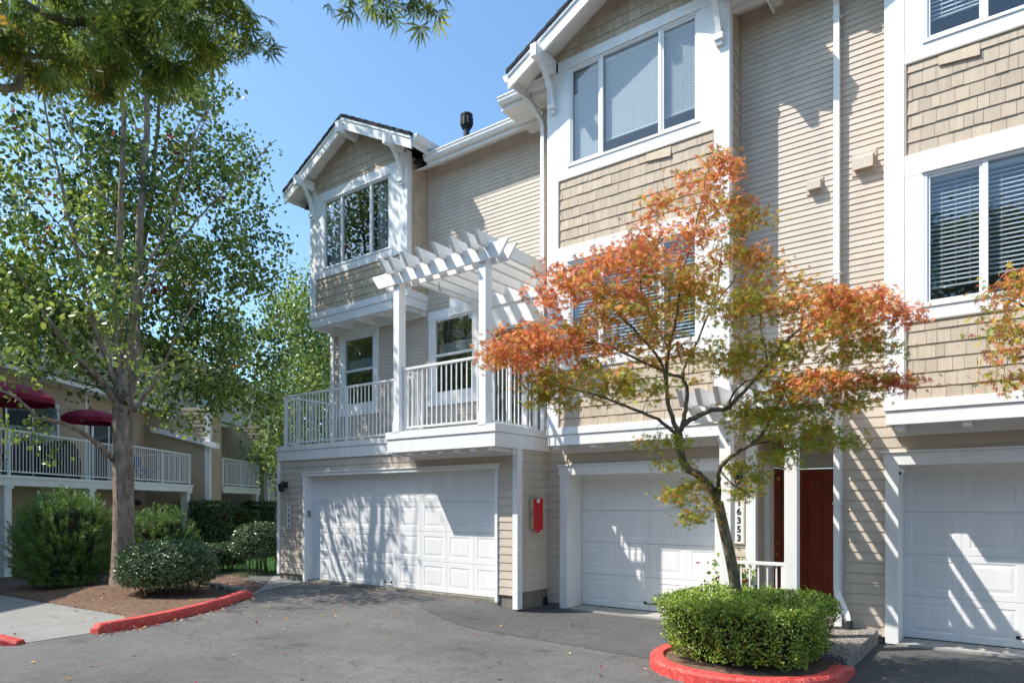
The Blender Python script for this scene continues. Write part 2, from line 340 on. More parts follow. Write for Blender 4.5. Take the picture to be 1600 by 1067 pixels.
def loops_panel(mb, x0, x1, z0, z1, y, loops, flip=1):
    """concentric rectangles: (inset, depth) pairs, the last one filled; front faces -Y"""
    rs = []
    for ins, dep in loops: rs.append([(x0 + ins, y + dep, z0 + ins), (x1 - ins, y + dep, z0 + ins), (x1 - ins, y + dep, z1 - ins), (x0 + ins, y + dep, z1 - ins)])
    vs = [p for r in rs for p in r]; fs = []
    for i in range(len(rs) - 1):
        for k in range(4): fs.append((i * 4 + k, i * 4 + (k + 1) % 4, i * 4 + 4 + (k + 1) % 4, i * 4 + 4 + k))
    fs.append(tuple(range(len(vs) - 4, len(vs)))); mb.add(vs, fs)

# ---- openings
def window(parent, y, x0, x1, z0, z1, mull=(), hrail=None, blind=None, glass='glass', sliders=()):
    """frame (part) > pane, blind, reveal; y is the plane of the wall"""
    f = MB(); t = 0.032
    def fr(a, b, c, d, yy0=y - 0.022, yy1=y + 0.045): f.box(a, b, yy0, yy1, c, d)
    fr(x0, x0 + t, z0, z1); fr(x1 - t, x1, z0, z1); fr(x0 + t, x1 - t, z0, z0 + t); fr(x0 + t, x1 - t, z1 - t, z1)
    for mx, w in mull: fr(mx - w / 2, mx + w / 2, z0 + t, z1 - t, y - 0.017, y + 0.04)
    if hrail: fr(x0 + t, x1 - t, hrail - 0.025, hrail + 0.025, y - 0.016, y + 0.04)
    for a, b in sliders:      # thin inner sash
        for (p, q, r_, s_) in ((a, a + 0.028, z0 + t, z1 - t), (b - 0.028, b, z0 + t, z1 - t), (a + 0.028, b - 0.028, z0 + t, z0 + t + 0.03), (a + 0.028, b - 0.028, z1 - t - 0.03, z1 - t)):
            f.box(p, q, y - 0.006, y + 0.035, r_, s_)
    w = obj('window', f, 'vinyl', parent, base=(x0, y, z0), bevel=0.003)
    g = MB().quad((x0 + 0.01, y + 0.02, z0 + 0.01), (x1 - 0.01, y + 0.02, z0 + 0.01), (x1 - 0.01, y + 0.02, z1 - 0.01), (x0 + 0.01, y + 0.02, z1 - 0.01))
    obj('pane', g, glass, w, recalc=False)
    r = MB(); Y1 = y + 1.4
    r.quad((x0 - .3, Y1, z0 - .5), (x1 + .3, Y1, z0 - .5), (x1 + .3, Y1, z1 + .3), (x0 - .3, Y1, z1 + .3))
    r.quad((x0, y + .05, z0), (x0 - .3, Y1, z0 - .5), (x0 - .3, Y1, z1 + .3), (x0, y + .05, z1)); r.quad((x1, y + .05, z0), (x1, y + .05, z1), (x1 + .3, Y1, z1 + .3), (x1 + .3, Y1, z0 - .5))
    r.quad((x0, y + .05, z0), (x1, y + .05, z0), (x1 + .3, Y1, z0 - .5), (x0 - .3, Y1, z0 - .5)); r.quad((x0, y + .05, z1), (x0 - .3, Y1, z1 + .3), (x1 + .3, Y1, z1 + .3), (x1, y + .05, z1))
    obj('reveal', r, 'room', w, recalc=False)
    if blind:
        b = MB()
        for (bx0, bx1, bz0, bz1, tilt) in blind:
            g_ = 2.3 if tilt < .72 else 1.0; z = bz1 - 0.05; b.box(bx0, bx1, y + 0.07, y + 0.11, bz1 - 0.045, bz1)
            while z > bz0 + 0.03:
                dz = 0.012 * tilt * g_; dy = 0.013 * (1.05 - abs(tilt) * 0.8) * (1 + (g_ - 1) * .7)
                b.quad((bx0, y + 0.09 - dy, z - dz), (bx1, y + 0.09 - dy, z - dz), (bx1, y + 0.09 + dy, z + dz), (bx0, y + 0.09 + dy, z + dz)); z -= 0.0225 * g_
            b.box(bx0, bx1, y + 0.078, y + 0.104, bz0, bz0 + 0.02)
            for cx in (bx0 + 0.12, (bx0 + bx1) / 2, bx1 - 0.12): b.box(cx - 0.0015, cx + 0.0015, y + 0.074, y + 0.0745, bz0, bz1)
        obj('blind', b, 'blind', w, recalc=False)
    return w
def garage_door(parent, y, x0, x1, z0, z1, cols, rows=4, handle=None):
    d = MB(); cw = (x1 - x0) / cols; rh = (z1 - z0) / rows
    for r in range(rows):
        for c in range(cols):
            loops_panel(d, x0 + c * cw, x0 + (c + 1) * cw, z0 + r * rh + 0.002, z0 + (r + 1) * rh - 0.002, y,
                        [(0, 0.006), (0.004, 0.0), (min(0.085, cw * .17), 0.0), (min(.1, cw * .17 + .015), 0.006), (min(.112, cw * .17 + .027), 0.006), (min(.15, cw * .17 + .06), 0.001)])
    for r in range(rows + 1): d.quad((x0, y + 0.02, z0 + r * rh - 0.02), (x1, y + 0.02, z0 + r * rh - 0.02), (x1, y + 0.02, z0 + r * rh + 0.02), (x0, y + 0.02, z0 + r * rh + 0.02))
    g = obj('garage_door', d, 'gdoor', parent, base=(x0, y, z0), recalc=False)
    s = MB().box(x0, x1, y - 0.006, y + 0.03, z0 - 0.035, z0 - 0.001); obj('weather_seal', s, 'black', g)
    if handle:
        h = MB(); hx, hz = handle
        h.tube([(hx - 0.09, y, hz), (hx - 0.08, y - 0.035, hz - 0.01), (hx + 0.08, y - 0.035, hz - 0.01), (hx + 0.09, y, hz)], 0.009, 8)
        h.box(hx - 0.11, hx - 0.07, y - 0.006, y, hz - 0.02, hz + 0.02); h.box(hx + 0.07, hx + 0.11, y - 0.006, y, hz - 0.02, hz + 0.02)
        obj('handle', h, 'black', g)
    return g
def railing(parent, pa, pb, z0, ztop, spacing=0.112, ends=(True, True), mid=(), m='whitemetal', tall=0.045):
    pa = Vector(pa); pb = Vector(pb); d = (pb - pa); Ln = d.length; d /= Ln; n = Vector((-d.y, d.x))
    r = MB()
    def bar(s0, s1, hw, za, zb):
        P = [pa + d * s0 + n * hw, pa + d * s1 + n * hw, pa + d * s1 - n * hw, pa + d * s0 - n * hw]
        r.extr([(p.x, p.y, za) for p in P], (0, 0, zb - za))
    bar(0, Ln, 0.03, ztop - 0.04, ztop); bar(0, Ln, 0.017, z0 + 0.07, z0 + 0.1)
    posts = ([0.025] if ends[0] else []) + ([Ln - 0.025] if ends[1] else []) + [q * Ln for q in mid]
    for s in posts: bar(s - 0.024, s + 0.024, 0.024, z0, ztop - 0.04)
    o = obj('railing', r, m, parent, base=(pa.x, pa.y, z0), bevel=0.003)
    k = int(Ln / spacing); sp = Ln / (k + 1); first = None; offs = []
    for i in range(1, k + 1):
        if any(abs(i * sp - s) < 0.05 for s in posts): continue
        p = pa + d * (i * sp)
        if first is None:
            b = MB(); e = 0.0085; b.box(p.x - e, p.x + e, p.y - e, p.y + e, z0 + 0.1, ztop - 0.04); first = obj('baluster', b, m, o, base=(p.x, p.y, z0)); p1 = p
        else: offs.append((p.x - p1.x, p.y - p1.y, 0))
    if first: copies(first, o, offs)
    return o

# ---------------------------------------------------------------- ground levels
def sst(x, a, b): t = max(0, min(1, (x - a) / (b - a))); return t * t * (3 - 2 * t)
def zg(x, y): return -1.64 - 0.15 * sst(x, -7.6, -6.1) * sst(y, 5.0, 8.5) - 0.10 * sst(x, -7, -3) * (1 - sst(y, 5.0, 8.5))
# big sheet with a finer middle
def ground():
    xs = sorted(set([-900, -400, -150, -60, -35] + [round(-24 + 0.5 * i, 3) for i in range(28)] + [round(-10 + 0.125 * i, 4) for i in range(105)] + [round(3.5 + 0.5 * i, 3) for i in range(14)] + [20, 40, 150, 400, 900]))
    ys = sorted(set([-900, -400, -150, -60, -25, -10] + [round(-4 + 0.5 * i, 3) for i in range(17)] + [round(4.5 + 0.125 * i, 4) for i in range(53)] + [round(11.5 + 0.5 * i, 3) for i in range(30)] + [40, 60, 150, 400, 900]))
    g = MB(); g.v = [(x, y, zg(x, y)) for y in ys for x in xs]; nx = len(xs)
    g.f = [(j * nx + i, j * nx + i + 1, (j + 1) * nx + i + 1, (j + 1) * nx + i) for j in range(len(ys) - 1) for i in range(nx - 1)]; g.m = [0] * len(g.f)
    tag(obj('street', g, 'street', smooth=True, recalc=False), 'grey asphalt street in front of the garages', 'street', kind='structure')
ground()
def sheet(name, poly, dz, m, label, cat, step=0.45, skirt=0):
    """a flat-lying sheet that follows the ground, cut to a polygon"""
    bm = bmesh.new(); f = bm.faces.new([bm.verts.new((p[0], p[1], 0)) for p in poly])
    xs = [p[0] for p in poly]; ys = [p[1] for p in poly]
    for ax, lo, hi in ((0, min(xs), max(xs)), (1, min(ys), max(ys))):
        q = lo + step
        while q < hi:
            co = [0, 0, 0]; no = [0, 0, 0]; co[ax] = q; no[ax] = 1
            bmesh.ops.bisect_plane(bm, geom=bm.verts[:] + bm.edges[:] + bm.faces[:], plane_co=co, plane_no=no, dist=1e-5); q += step
    for v in bm.verts: v.co.z = (dz(v.co.x, v.co.y) if callable(dz) else zg(v.co.x, v.co.y) + dz)
    if skirt:
        r_ = bmesh.ops.extrude_edge_only(bm, edges=[e for e in bm.edges if e.is_boundary])
        for v in r_['geom']:
            if isinstance(v, bmesh.types.BMVert): v.co.z -= skirt
    bmesh.ops.recalc_face_normals(bm, faces=bm.faces)
    me = bpy.data.meshes.new(name); bm.to_mesh(me); bm.free(); me.materials.append(M[m])
    if max(me.polygons, key=lambda p: abs(p.normal.z) * p.area).normal.z < 0: me.flip_normals()
    me.polygons.foreach_set('use_smooth', [True] * len(me.polygons))
    return tag(link(name, me), label, cat, kind='structure')
def curve(pts, n=8):
    out = []
    P = [pts[0]] + list(pts) + [pts[-1]]
    for i in range(1, len(P) - 2):
        for k in range(n):
            t = k / n; p0, p1, p2, p3 = P[i - 1], P[i], P[i + 1], P[i + 2]
            out.append(tuple(0.5 * ((2 * p1[j]) + (-p0[j] + p2[j]) * t + (2 * p0[j] - 5 * p1[j] + 4 * p2[j] - p3[j]) * t * t + (-p0[j] + 3 * p1[j] - 3 * p2[j] + p3[j]) * t ** 3) for j in range(len(p1))))
    out.append(tuple(pts[-1])); return out
sheet('driveway', curve([(-8.6, 9.24), (-7.9, 8.0), (-6.6, 7.45), (-4.6, 7.3), (-3.2, 7.2)], 6) + [(-2, 7.0), (-1.4, 6.4), (0.2, 6.2), (5, 6.0), (5, 10.6), (-6.5, 10.6), (-6.66, 9.24)], 0.004, 'drive', 'darker asphalt apron in front of the single garages', 'driveway', step=0.125)
KERB_L = curve([(-9.45, 3.75), (-9.55, 4.25), (-9.78, 4.9), (-10.3, 5.85), (-11.1, 6.95)], 6)
def fpt(u, v, z=-1.62): t = -z / (v - 788.0) ; return ((0.8 * u - 1279.6) * t, (0.6 * u + 372.8) * t)
sheet('footpath', [(-9.5, 3.8), (-9.45, 3.0), (-16, -3.0), (-22, 1.0), (-16.6, 4.2), (-12.0, 4.5), (-10.6, 4.6), (-9.9, 4.5)], 0.006, 'path', 'pale concrete ramp meeting the street beside the red kerb', 'path')
def mound(x, y):
    d = math.hypot(x + 13.8, y - 6.0); return zg(x, y) + 0.012 + 0.11 * math.exp(-(d / 1.1) ** 2) + 0.055 * math.exp(-((x + 10.6) ** 2 + (y - 5.4) ** 2) / 1.2) + 0.02 * math.sin(x * 3.1) * math.sin(y * 2.7)
sheet('garden_bed', [(p[0] - 0.04, p[1]) for p in KERB_L] + [(-12.2, 7.9), (-15.5, 9.5), (-19, 8.2), (-24, 4.5), (-22, 0.9), (-16.6, 4.25), (-12.0, 4.55), (-10.5, 4.62), (-9.95, 4.3)], mound, 'mulch', 'brown bark mulch bed around the tree and shrubs', 'garden bed', step=0.3, skirt=.1)
sheet('walkway', [(-11.1, 7.0), (-12.2, 8.0), (-14.2, 9.6), (-17, 12.5), (-26, 24), (-24, 25), (-15.6, 13.2), (-13.6, 10.2), (-13.3, 9.2), (-12.2, 9.1), (-11.6, 7.6)], 0.008, 'path', 'concrete walkway running behind the corner of the first townhouse', 'path')
sheet('lawn', [(-14.3, 9.75), (-15.6, 9.55), (-19, 8.4), (-33, 22), (-28, 27), (-17.1, 12.6)], 0.010, 'lawn', 'short green lawn between the walkway and hedges', 'lawn', step=0.8)

# ---------------------------------------------------------------- kerbs
def kerb(name, pts, w, ztop, label, dz=-0.3, nj=2):
    k = MB(); pts = [Vector(p) for p in pts]; joints = []
    for q in range(nj):
        i_ = int(len(pts) * (q + 1) / (nj + 1)) + q * 2; d_ = (pts[i_ + 1] - pts[i_]).normalized(); c_ = pts[i_]; pts[i_:i_ + 1] = [c_ - d_ * .005, c_, c_ + d_ * .005]; joints.append(i_ + 1)
    k = k; prof = [(-w / 2, dz), (-w / 2 * .96, -0.03), (-w / 2 * 0.72, 0), (w / 2 * 0.72, 0), (w / 2 * .96, -0.03), (w / 2 * 1.05, dz)]
    vs = []; n = len(prof)
    for i, p in enumerate(pts):
        d = (pts[min(i + 1, len(pts) - 1)] - pts[max(i - 1, 0)]).normalized(); nn = Vector((-d.y, d.x))
        e = min(i, len(pts) - 1 - i); drop = (-0.06 if e == 0 else (-.012 if i in joints else 0))
        for o, z in prof: q = p + nn * o; vs.append((q.x, q.y, ztop(q) + z + drop + random.uniform(-.003, .003)))
    fs = [(i * n + k_, (i + 1) * n + k_, (i + 1) * n + k_ + 1, i * n + k_ + 1) for i in range(len(pts) - 1) for k_ in range(n - 1)]
    fs += [tuple(range(n)), tuple(range(len(vs) - n, len(vs)))[::-1]]
    k.add(vs, fs); o = obj(name, k, 'kerb', base=(pts[0].x, pts[0].y, zg(pts[0].x, pts[0].y)), smooth=False); b = o.modifiers.new('bevel', 'BEVEL'); b.width = 0.007; b.segments = 1; b.limit_method = 'ANGLE'
    return tag(o, label, 'kerb', 'red painted kerbs')
kerb('kerb', KERB_L, 0.17, lambda p: -1.515, 'long curved red kerb edging the mulch bed below the big tree')
kerb('kerb', curve([(-9.42, 2.95), (-10.6, 2.0), (-12.5, 0.4)], 4), 0.17, lambda p: -1.53, 'short end of red kerb across the concrete ramp from the big tree')
U = [(-3.3, 8.0), (-3.32, 7.5)] + [(-2.41 - 0.91 * math.cos(t), 7.35 - 0.88 * math.sin(t)) for t in [R(a) for a in range(10, 180, 10)]] + [(-1.5, 7.5), (-1.5, 7.9)]
kerb('kerb', U, 0.17, lambda p: -1.635, 'red painted kerb looping round the clipped hedge below the orange maple')
isl = MB(); isl.extr([(-3.25, 8.1, -1.9)] + [(-2.41 - 0.85 * math.cos(t), 7.35 - 0.82 * math.sin(t), -1.9) for t in [R(a) for a in range(0, 181, 12)]] + [(-1.56, 7.92, -1.9)], (0, 0, 0.23))
tag(obj('garden_soil', isl, 'mulch'), 'dark mulch inside the looping red kerb', 'garden bed', kind='structure')
# ---------------------------------------------------------------- townhouses
HGROUP = 'townhouses joined in a row'
LOOP_N = (0, -1)
def bracket(mb, x, yw, ytip, ztop, w=0.11):
    """outlooker beam with a curved knee brace and a small corbel"""
    mb.box(x - w / 2, x + w / 2, ytip, yw, ztop - 0.2, ztop)
    out = [];
    for i in range(7):
        t = i / 6; bow = math.sin(t * math.pi) * 0.07
        out.append((ytip + 0.16 + (yw - 0.07 - ytip - 0.16) * t + bow * .75, ztop - 0.2 - 0.52 * t + bow * .75))
    pin = [(x - w * .36, p[0], p[1]) for p in out]; th = [(x - w * .36, min(p[0] + 0.075, yw), p[1] + 0.03 * (1 - i_ / 6)) for i_, p in enumerate(out)][::-1]
    mb.extr(pin + th, (w * .72, 0, 0))
    mb.box(x - w * .6, x + w * .6, yw - 0.09, yw, ztop - 0.80, ztop - 0.72); mb.box(x - w * .45, x + w * .45, yw - 0.06, yw, ztop - 0.86, ztop - 0.80)

def gable_roof(parent, xc, hw, yo, yb, zeave, zpeak, yw):
    sl = (zpeak - zeave) / hw
    r = MB(); t = 0.055
    for s in (-1, 1):
        n = 10    # courses step slightly, as laid shingles do
        for i in range(n):
            a, b = i / n, (i + 1) / n
            xa, xb = xc + s * hw * (1 - a), xc + s * hw * (1 - b); za, zb = zeave + a * (zpeak - zeave), zeave + b * (zpeak - zeave)
            e = 0.014
            r.extr([(xa + s * 0.01, yo - 0.03, za - t + e * .2), (xb, yo - 0.03, zb - t), (xb, yo - 0.03, zb + 0.002), (xa + s * 0.01, yo - 0.03, za + e)], (0, yb - yo, 0))
    obj('gable_roof', r, 'roof', parent)
    f = MB()
    for s in (-1, 1):
        for (o, h, y0, y1, ins) in ((0.0, 0.055, yo - 0.012, yo + 0.03, 0), (0.05, 0.2, yo + 0.012, yo + 0.055, 0.0)):
            zt = zpeak - t - o; P = [(xc, y0, zt), (xc + s * (hw - ins), y0, zt - sl * (hw - ins)), (xc + s * (hw - ins), y0, zt - sl * (hw - ins) - h), (xc, y0, zt - h)]
            f.extr(P, (0, y1 - y0, 0))
        zt = zpeak - t - 0.012          # soffit
        f.extr([(xc, yo + 0.056, zt), (xc + s * (hw - 0.01), yo + 0.056, zt - sl * (hw - 0.01)), (xc + s * (hw - 0.01), yo + 0.056, zt - sl * (hw - 0.01) - 0.02), (xc, yo + 0.056, zt - 0.02)], (0, yb - yo - 0.1, 0))
        xe = xc + s * hw                # side fascia and gutter
        f.box(min(xe, xe - s * 0.03), max(xe, xe - s * 0.03), yo + 0.06, yb - .3, zeave - 0.23, zeave - 0.07)
    obj('fascia', f, 'white', parent, bevel=0.004)
    for s in (-1, 1):
        g = MB(); xe = xc + s * hw; P = [(0.0, 0.0), (0.125, 0.0), (0.125, -0.03), (0.1, -0.09), (0.075, -0.125), (0.0, -0.125)]
        g.extr([(xe + s * (p[0] + 0.001), yo + 0.05, zeave - 0.02 + p[1]) for p in P], (0, yb - yo - .35, 0))
        obj('gutter', g, 'white', parent, bevel=0.003)

def belly_band(mb, x0, x1, yf, yw, ztop, zmid, zbot, left=True, right=True):
    for (z0, z1, pr) in ((zbot, zmid - 0.004, 0.016), (zmid, ztop, 0.036)):
        mb.box(x0 - pr, x1 + pr, yf - pr, yf + 0.02, z0, z1)
        if right: mb.box(x1 - 0.02, x1 + pr, yf + 0.02, yw, z0, z1)
        if left: mb.box(x0 - pr, x0 + 0.02, yf + 0.02, yw, z0, z1)
def underside(mb, x0, x1, yf, yw, z, n, h=0.12):
    mb.box(x0 + 0.02, x1 - 0.02, yf + 0.02, yw, z + h, z + h + 0.02)
    for i in range(n):
        x = x0 + 0.12 + (x1 - x0 - 0.24) * i / (n - 1); mb.box(x - 0.045, x + 0.045, yf + 0.021, yw - 0.09, z - 0.055, z + h)
    mb.box(x0 + 0.02, x1 - 0.02, yw - 0.09, yw, z - 0.10, z + h)

def bay(parent, x0, x1, yf, yw, zb, rows, wins, zsh_top, gable, two=False, blinds=None):
    """front bay: corner boards, bands, shingles, windows and gable"""
    cb = 0.185; tr = MB()
    zt0 = zb[0]
    zt1 = gable['zeave'] - 0.02
    sl = (gable['zpeak'] - gable['zeave']) / gable['hw']; xc = (x0 + x1) / 2
    ylo = yf - 0.03
    for a, b in ((x0, x0 + cb), (x1 - cb, x1)): tr.box(a, b, ylo, yf, zt0, zt1 - 0.06 + 0.02)
    tr.box(x1, x1 + 0.03, yf - 0.03, yf + 0.10, zt0, zt1); tr.box(x0 - 0.03, x0, yf - 0.03, yf + 0.10, zt0, zt1)
    for (z0, z1) in rows: tr.box(x0 + cb, x1 - cb, ylo + 0.003, yf, z0, z1)
    for (wx0, wx1, wz0, wz1, mu, sld) in wins:
        tr.box(x0 + cb, wx0, ylo + 0.005, yf, wz0, wz1); tr.box(wx1, x1 - cb, ylo + 0.005, yf, wz0, wz1)
        tr.box(wx0 - 0.03, wx1 + 0.03, ylo - 0.02, ylo + 0.003, wz1 + 0.0, wz1 + 0.022); tr.box(wx0 - 0.02, wx1 + 0.02, ylo - 0.012, ylo + 0.003, wz0 - 0.02, wz0)
    obj('bay_trim', tr, 'white', parent, bevel=0.004)
    sh = MB()
    for (z0, z1) in zsh_top: shingles(sh, (x0 + cb, yf), (x1 - cb, yf), LOOP_N, z0, z1)
    zg0 = rows[0][1]; half = (x1 - x0) / 2 - 0.0
    shingles(sh, (x0 + .03, yf), (x1 - .03, yf), LOOP_N, zg0, gable['zpeak'] - 0.05, zmax=lambda s: gable['zpeak'] - 0.07 - sl * abs(s - half + .03))
    shingles(sh, (x1, yf + 0.1), (x1, yw), (1, 0), zt0, zt1 - 0.08)
    shingles(sh, (x0, yw), (x0, yf + 0.1), (-1, 0), zt0, zt1 - 0.08)
    obj('bay_shingles', sh, 'shingle', parent, recalc=False)
    jt = MB(); jt.box(x1, x1 + 0.03, yw - 0.03, yw, zt0, zt1)
    for (z0, z1) in zsh_top:
        jt.box(x0 + cb, x0 + cb + 0.022, yf - 0.026, yf, z0, z1); jt.box(x1 - cb - 0.022, x1 - cb, yf - 0.026, yf, z0, z1); jt.box(x0 + cb + 0.022, x1 - cb - 0.022, yf - 0.024, yf, z1 - 0.012, z1)
    obj('shingle_edging', jt, 'tantrim', parent)
    for i, (wx0, wx1, wz0, wz1, mu, sld) in enumerate(wins): window(parent, yf, wx0, wx1, wz0, wz1, mu, blind=(blinds or {}).get(i), sliders=sld, glass='glassdark' if not blinds else 'glass')
    gable_roof(parent, xc, gable['hw'], gable['yo'], yw + 2.6, gable['zeave'], gable['zpeak'], yf)
    br = MB(); zt = gable['zeave'] - 0.02
    for x in (x0 + 0.1, x1 - 0.1):
        k = MB(); bracket(k, x, yf - 0.03, gable['yo'] - 0.13, zt + sl * (gable['hw'] - abs(x - xc)) - 0.15); obj('bracket', k, 'white', parent, base=(x, yf, zt), bevel=0.004)
    k = MB(); k.box(xc - 0.055, xc + 0.055, gable['yo'] - 0.13, yf, gable['zpeak'] - 0.42, gable['zpeak'] - 0.19); obj('ridge_beam', k, 'white', parent, bevel=0.004)

def eave(parent, x0, x1, yg, yw, ztop=7.07, slope=.5):
    g = MB(); P = [(0.12, 0), (0, 0), (0, -0.022), (0.012, -0.03), (0.02, -0.075), (0.045, -0.12), (0.12, -0.12)]
    g.extr([(x0, yg + p[0], ztop + p[1]) for p in P], (x1 - x0, 0, 0)); obj('gutter', g, 'white', parent, bevel=0.003)
    f = MB(); zs = ztop - 0.20; f.extr([(x0 + .01, yg + .121, ztop - .01), (x0 + .01, yg + .121, zs), (x0 + .01, yg + .15, zs), (x0 + .01, yw, zs + slope * (yw - yg - .15)), (x0 + .01, yw, zs + slope * (yw - yg - .15) + .02), (x0 + .01, yg + .15, ztop - .01)], (x1 - x0 - .02, 0, 0))
    obj('soffit', f, 'white', parent)
def main_roof(parent, x0, x1, ye, ze=7.09, ridge=15.5, zr=9.7, back=21.5):
    r = MB(); r.extr([(x0, ye, ze), (x0, ridge, zr), (x0, back, ze), (x0, back, ze - 0.06), (x0, ridge, zr - 0.06), (x0, ye, ze - 0.06)], (x1 - x0, 0, 0))
    obj('roof', r, 'roof', parent)
def rect_pipe(pts, w=0.037): return MB().tube(pts, w * math.sqrt(2), 4, True, math.pi / 4)

# ======== first townhouse (set back, double garage with deck above)
A = thing('townhouse', (-9.9, 10.45, -1.64), 'beige end townhouse with white pergola over its deck and a double garage', 'townhouse', HGROUP)
AX0, AX1, AYW, AYG, AYB = -13.2, -6.64, 10.45, 9.0, 9.87
w = MB()
lap(w, (AX0, AYG), (AX1, AYG), LOOP_N, -1.5, 0.95, 0.135, holes=[(AX0 * -1 - 12.31, 13.2 - 7.05, -2, 0.68)])
lap(w, (AX1, AYG), (AX1, 9.9), (1, 0), -1.45, 0.95, 0.135); lap(w, (AX0, 20), (AX0, AYG), (-1, 0), -1.5, 0.95, 0.135)
lap(w, (AX0, AYW), (-6.6, AYW), LOOP_N, 1.25, 4.3, 0.081, holes=[(13.2 - 12.78, 13.2 - 11.69, 2.2, 3.87), (13.2 - 9.9, 13.2 - 8.75, 2.2, 3.87), (13.2 - 8.33, 13.2 - 6.72, 1.2, 3.4)])
lap(w, (-10.08, AYW), (-6.6, AYW), LOOP_N, 4.3, 7.14, 0.081); lap(w, (AX0, 20), (AX0, AYW), (-1, 0), 1.25, 6.9, 0.081)
obj('siding', w, 'siding', A, recalc=False)
f = MB(); f.box(AX0 + .02, -12.31, AYG + .02, AYG + .2, -1.75, -1.48); f.box(-7.05, AX1 - .015, AYG + .02, AYG + .2, -2.0, -1.48); f.box(AX1 - .2, AX1 - .015, AYG + .2, 9.88, -2.0, -1.43)
f.box(-12.26, -7.09, 9.05, 9.3, -1.9, -1.605); obj('foundation', f, 'found', A)
t = MB()
t.box(AX0 - .03, AX0 + 0.06, AYG - .035, AYG, -1.52, 0.94); t.box(AX0 - .03, AX0, AYG, AYG + .1, -1.52, .94)
t.box(AX1 - .075, AX1 + .03, AYG - .035, AYG, -1.72, 0.95); t.box(AX1, AX1 + .03, AYG, AYG + .1, -1.72, .95)
t.box(-12.31, -12.24, AYG - .035, AYG + .2, -1.63, 0.60); t.box(-7.09, -7.03, AYG - .035, AYG + .2, -1.63, 0.60); t.box(-12.34, -7.0, AYG - .037, AYG + .2, 0.60, 0.665); t.box(-12.36, -6.98, AYG - .06, AYG - .036, 0.665, 0.69)
t.box(AX0 - .03, AX0 + .09, AYW - .035, AYW, 1.25, 4.0); t.box(AX0 - .03, AX0, AYW, AYW + .1, 1.25, 6.9)
obj('trim', t, 'white', A, bevel=0.004)
garage_door(A, 9.19, -12.24, -7.09, -1.60, 0.60, 8, 4, handle=(-9.9, -1.5))
# deck: flat part over the garage, part that steps forward under the pergola
d = MB(); belly_band(d, AX0, -9.04, AYG - .02, AYW, 1.27, 1.165, 0.95, right=False)
belly_band(d, -9.03, -6.62, 8.38, 9.9, 1.27, 1.145, 0.911); underside(d, -9.03, -6.62, 8.38, AYG - .02, 0.911, 7, 0.10)
d.box(AX0 + .03, -9.05, AYG + .005, AYW - .01, 1.20, 1.255); d.box(-9.0, -6.65, 8.41, AYW - .01, 1.20, 1.257)
deck = obj('deck', d, 'white', A, bevel=0.004)
railing(deck, (AX0 + .12, AYG + .06), (-8.88, AYG + .06), 1.258, 2.39, 0.113, (True, False), mid=(0.5,))
railing(deck, (AX0 + .12, AYG + .09), (AX0 + .12, AYW - .02), 1.258, 2.39, 0.113, (False, True))
railing(deck, (-8.72, 8.46), (-6.93, 8.46), 1.258, 2.385, 0.113, (True, True)); railing(deck, (-6.84, 8.53), (-6.84, 9.86), 1.258, 2.385, 0.113, (False, True), mid=(0.4,))
railing(deck, (-8.8, 8.53), (-8.8, AYG + .02), 1.258, 2.385, 0.113, (False, True))
# pergola on the deck
p = MB()
for y0 in (8.30, 8.52): p.extr([(-9.38, y0, 4.07), (-9.2, y0, 3.83), (-6.48, y0, 3.83), (-6.30, y0, 4.07)], (0, 0.045, 0))
obj('ledger', MB().box(-9.4, -6.62, AYW - .06, AYW, 3.85, 4.18), 'white', A, bevel=.004)
perg = obj('pergola', p, 'white', A, bevel=0.004)
for x in (-8.8, -6.855):
    k = MB().box(x - .072, x + .072, 8.352, 8.512, 1.258, 4.0); k.box(x - .082, x + .082, 8.338, 8.526, 1.258, 1.45); obj('post', k, 'white', perg, base=(x, 8.43, 1.258), bevel=0.005)
k = MB(); x = -8.84; k.extr([(x - .036, 7.98, 4.21), (x - .036, 8.13, 4.01), (x - .036, AYW - .061, 4.01), (x - .036, AYW - .061, 4.21)], (0.072, 0, 0)); ra = obj('rafter', k, 'white', perg, base=(x, 8.4, 4.01), bevel=0.004)
copies(ra, perg, [(q + 8.84, 0, 0) for q in (-8.63, -8.30, -7.97, -7.60, -7.24, -6.92, -6.72)])
h = MB().tube([(-8.1, 8.7, 3.83), (-8.1, 8.7, 3.74), (-8.09, 8.7, 3.70), (-8.06, 8.7, 3.69), (-8.04, 8.7, 3.715)], 0.006, 6); obj('hook', h, 'char', perg)
# second floor openings behind the deck
for (x0, x1) in ((-12.75, -11.72), (-9.86, -8.79)):
    k = MB(); k.box(x0 - .15, x0, AYW - .03, AYW, 2.15, 3.84); k.box(x1, x1 + .15, AYW - .03, AYW, 2.15, 3.84); k.box(x0 - .17, x1 + .17, AYW - .033, AYW, 3.84, 4.02); k.box(x0 - .2, x1 + .2, AYW - .045, AYW, 2.05, 2.15); k.box(x0, x1, AYW - .03, AYW, 2.15, 2.30)
    obj('window_trim', k, 'white', A, bevel=0.004)
    window(A, AYW, x0, x1, 2.30, 3.84, hrail=3.09, glass='glassdark')
k = MB(); k.box(-8.45, -8.30, AYW - .03, AYW, 1.27, 3.41); k.box(-6.74, -6.62, AYW - .03, AYW, 1.27, 3.41); k.box(-8.5, -6.62, AYW - .05, AYW, 3.41, 3.57); k.box(-8.5, -6.62, AYW - .028, AYW, 3.57, 3.85)
obj('door_trim', k, 'white', A, bevel=0.004)
sd = window(A, AYW, -8.30, -6.74, 1.27, 3.41, [(-7.52, 0.09)], glass='glassdark'); sd.name = 'sliding_door'
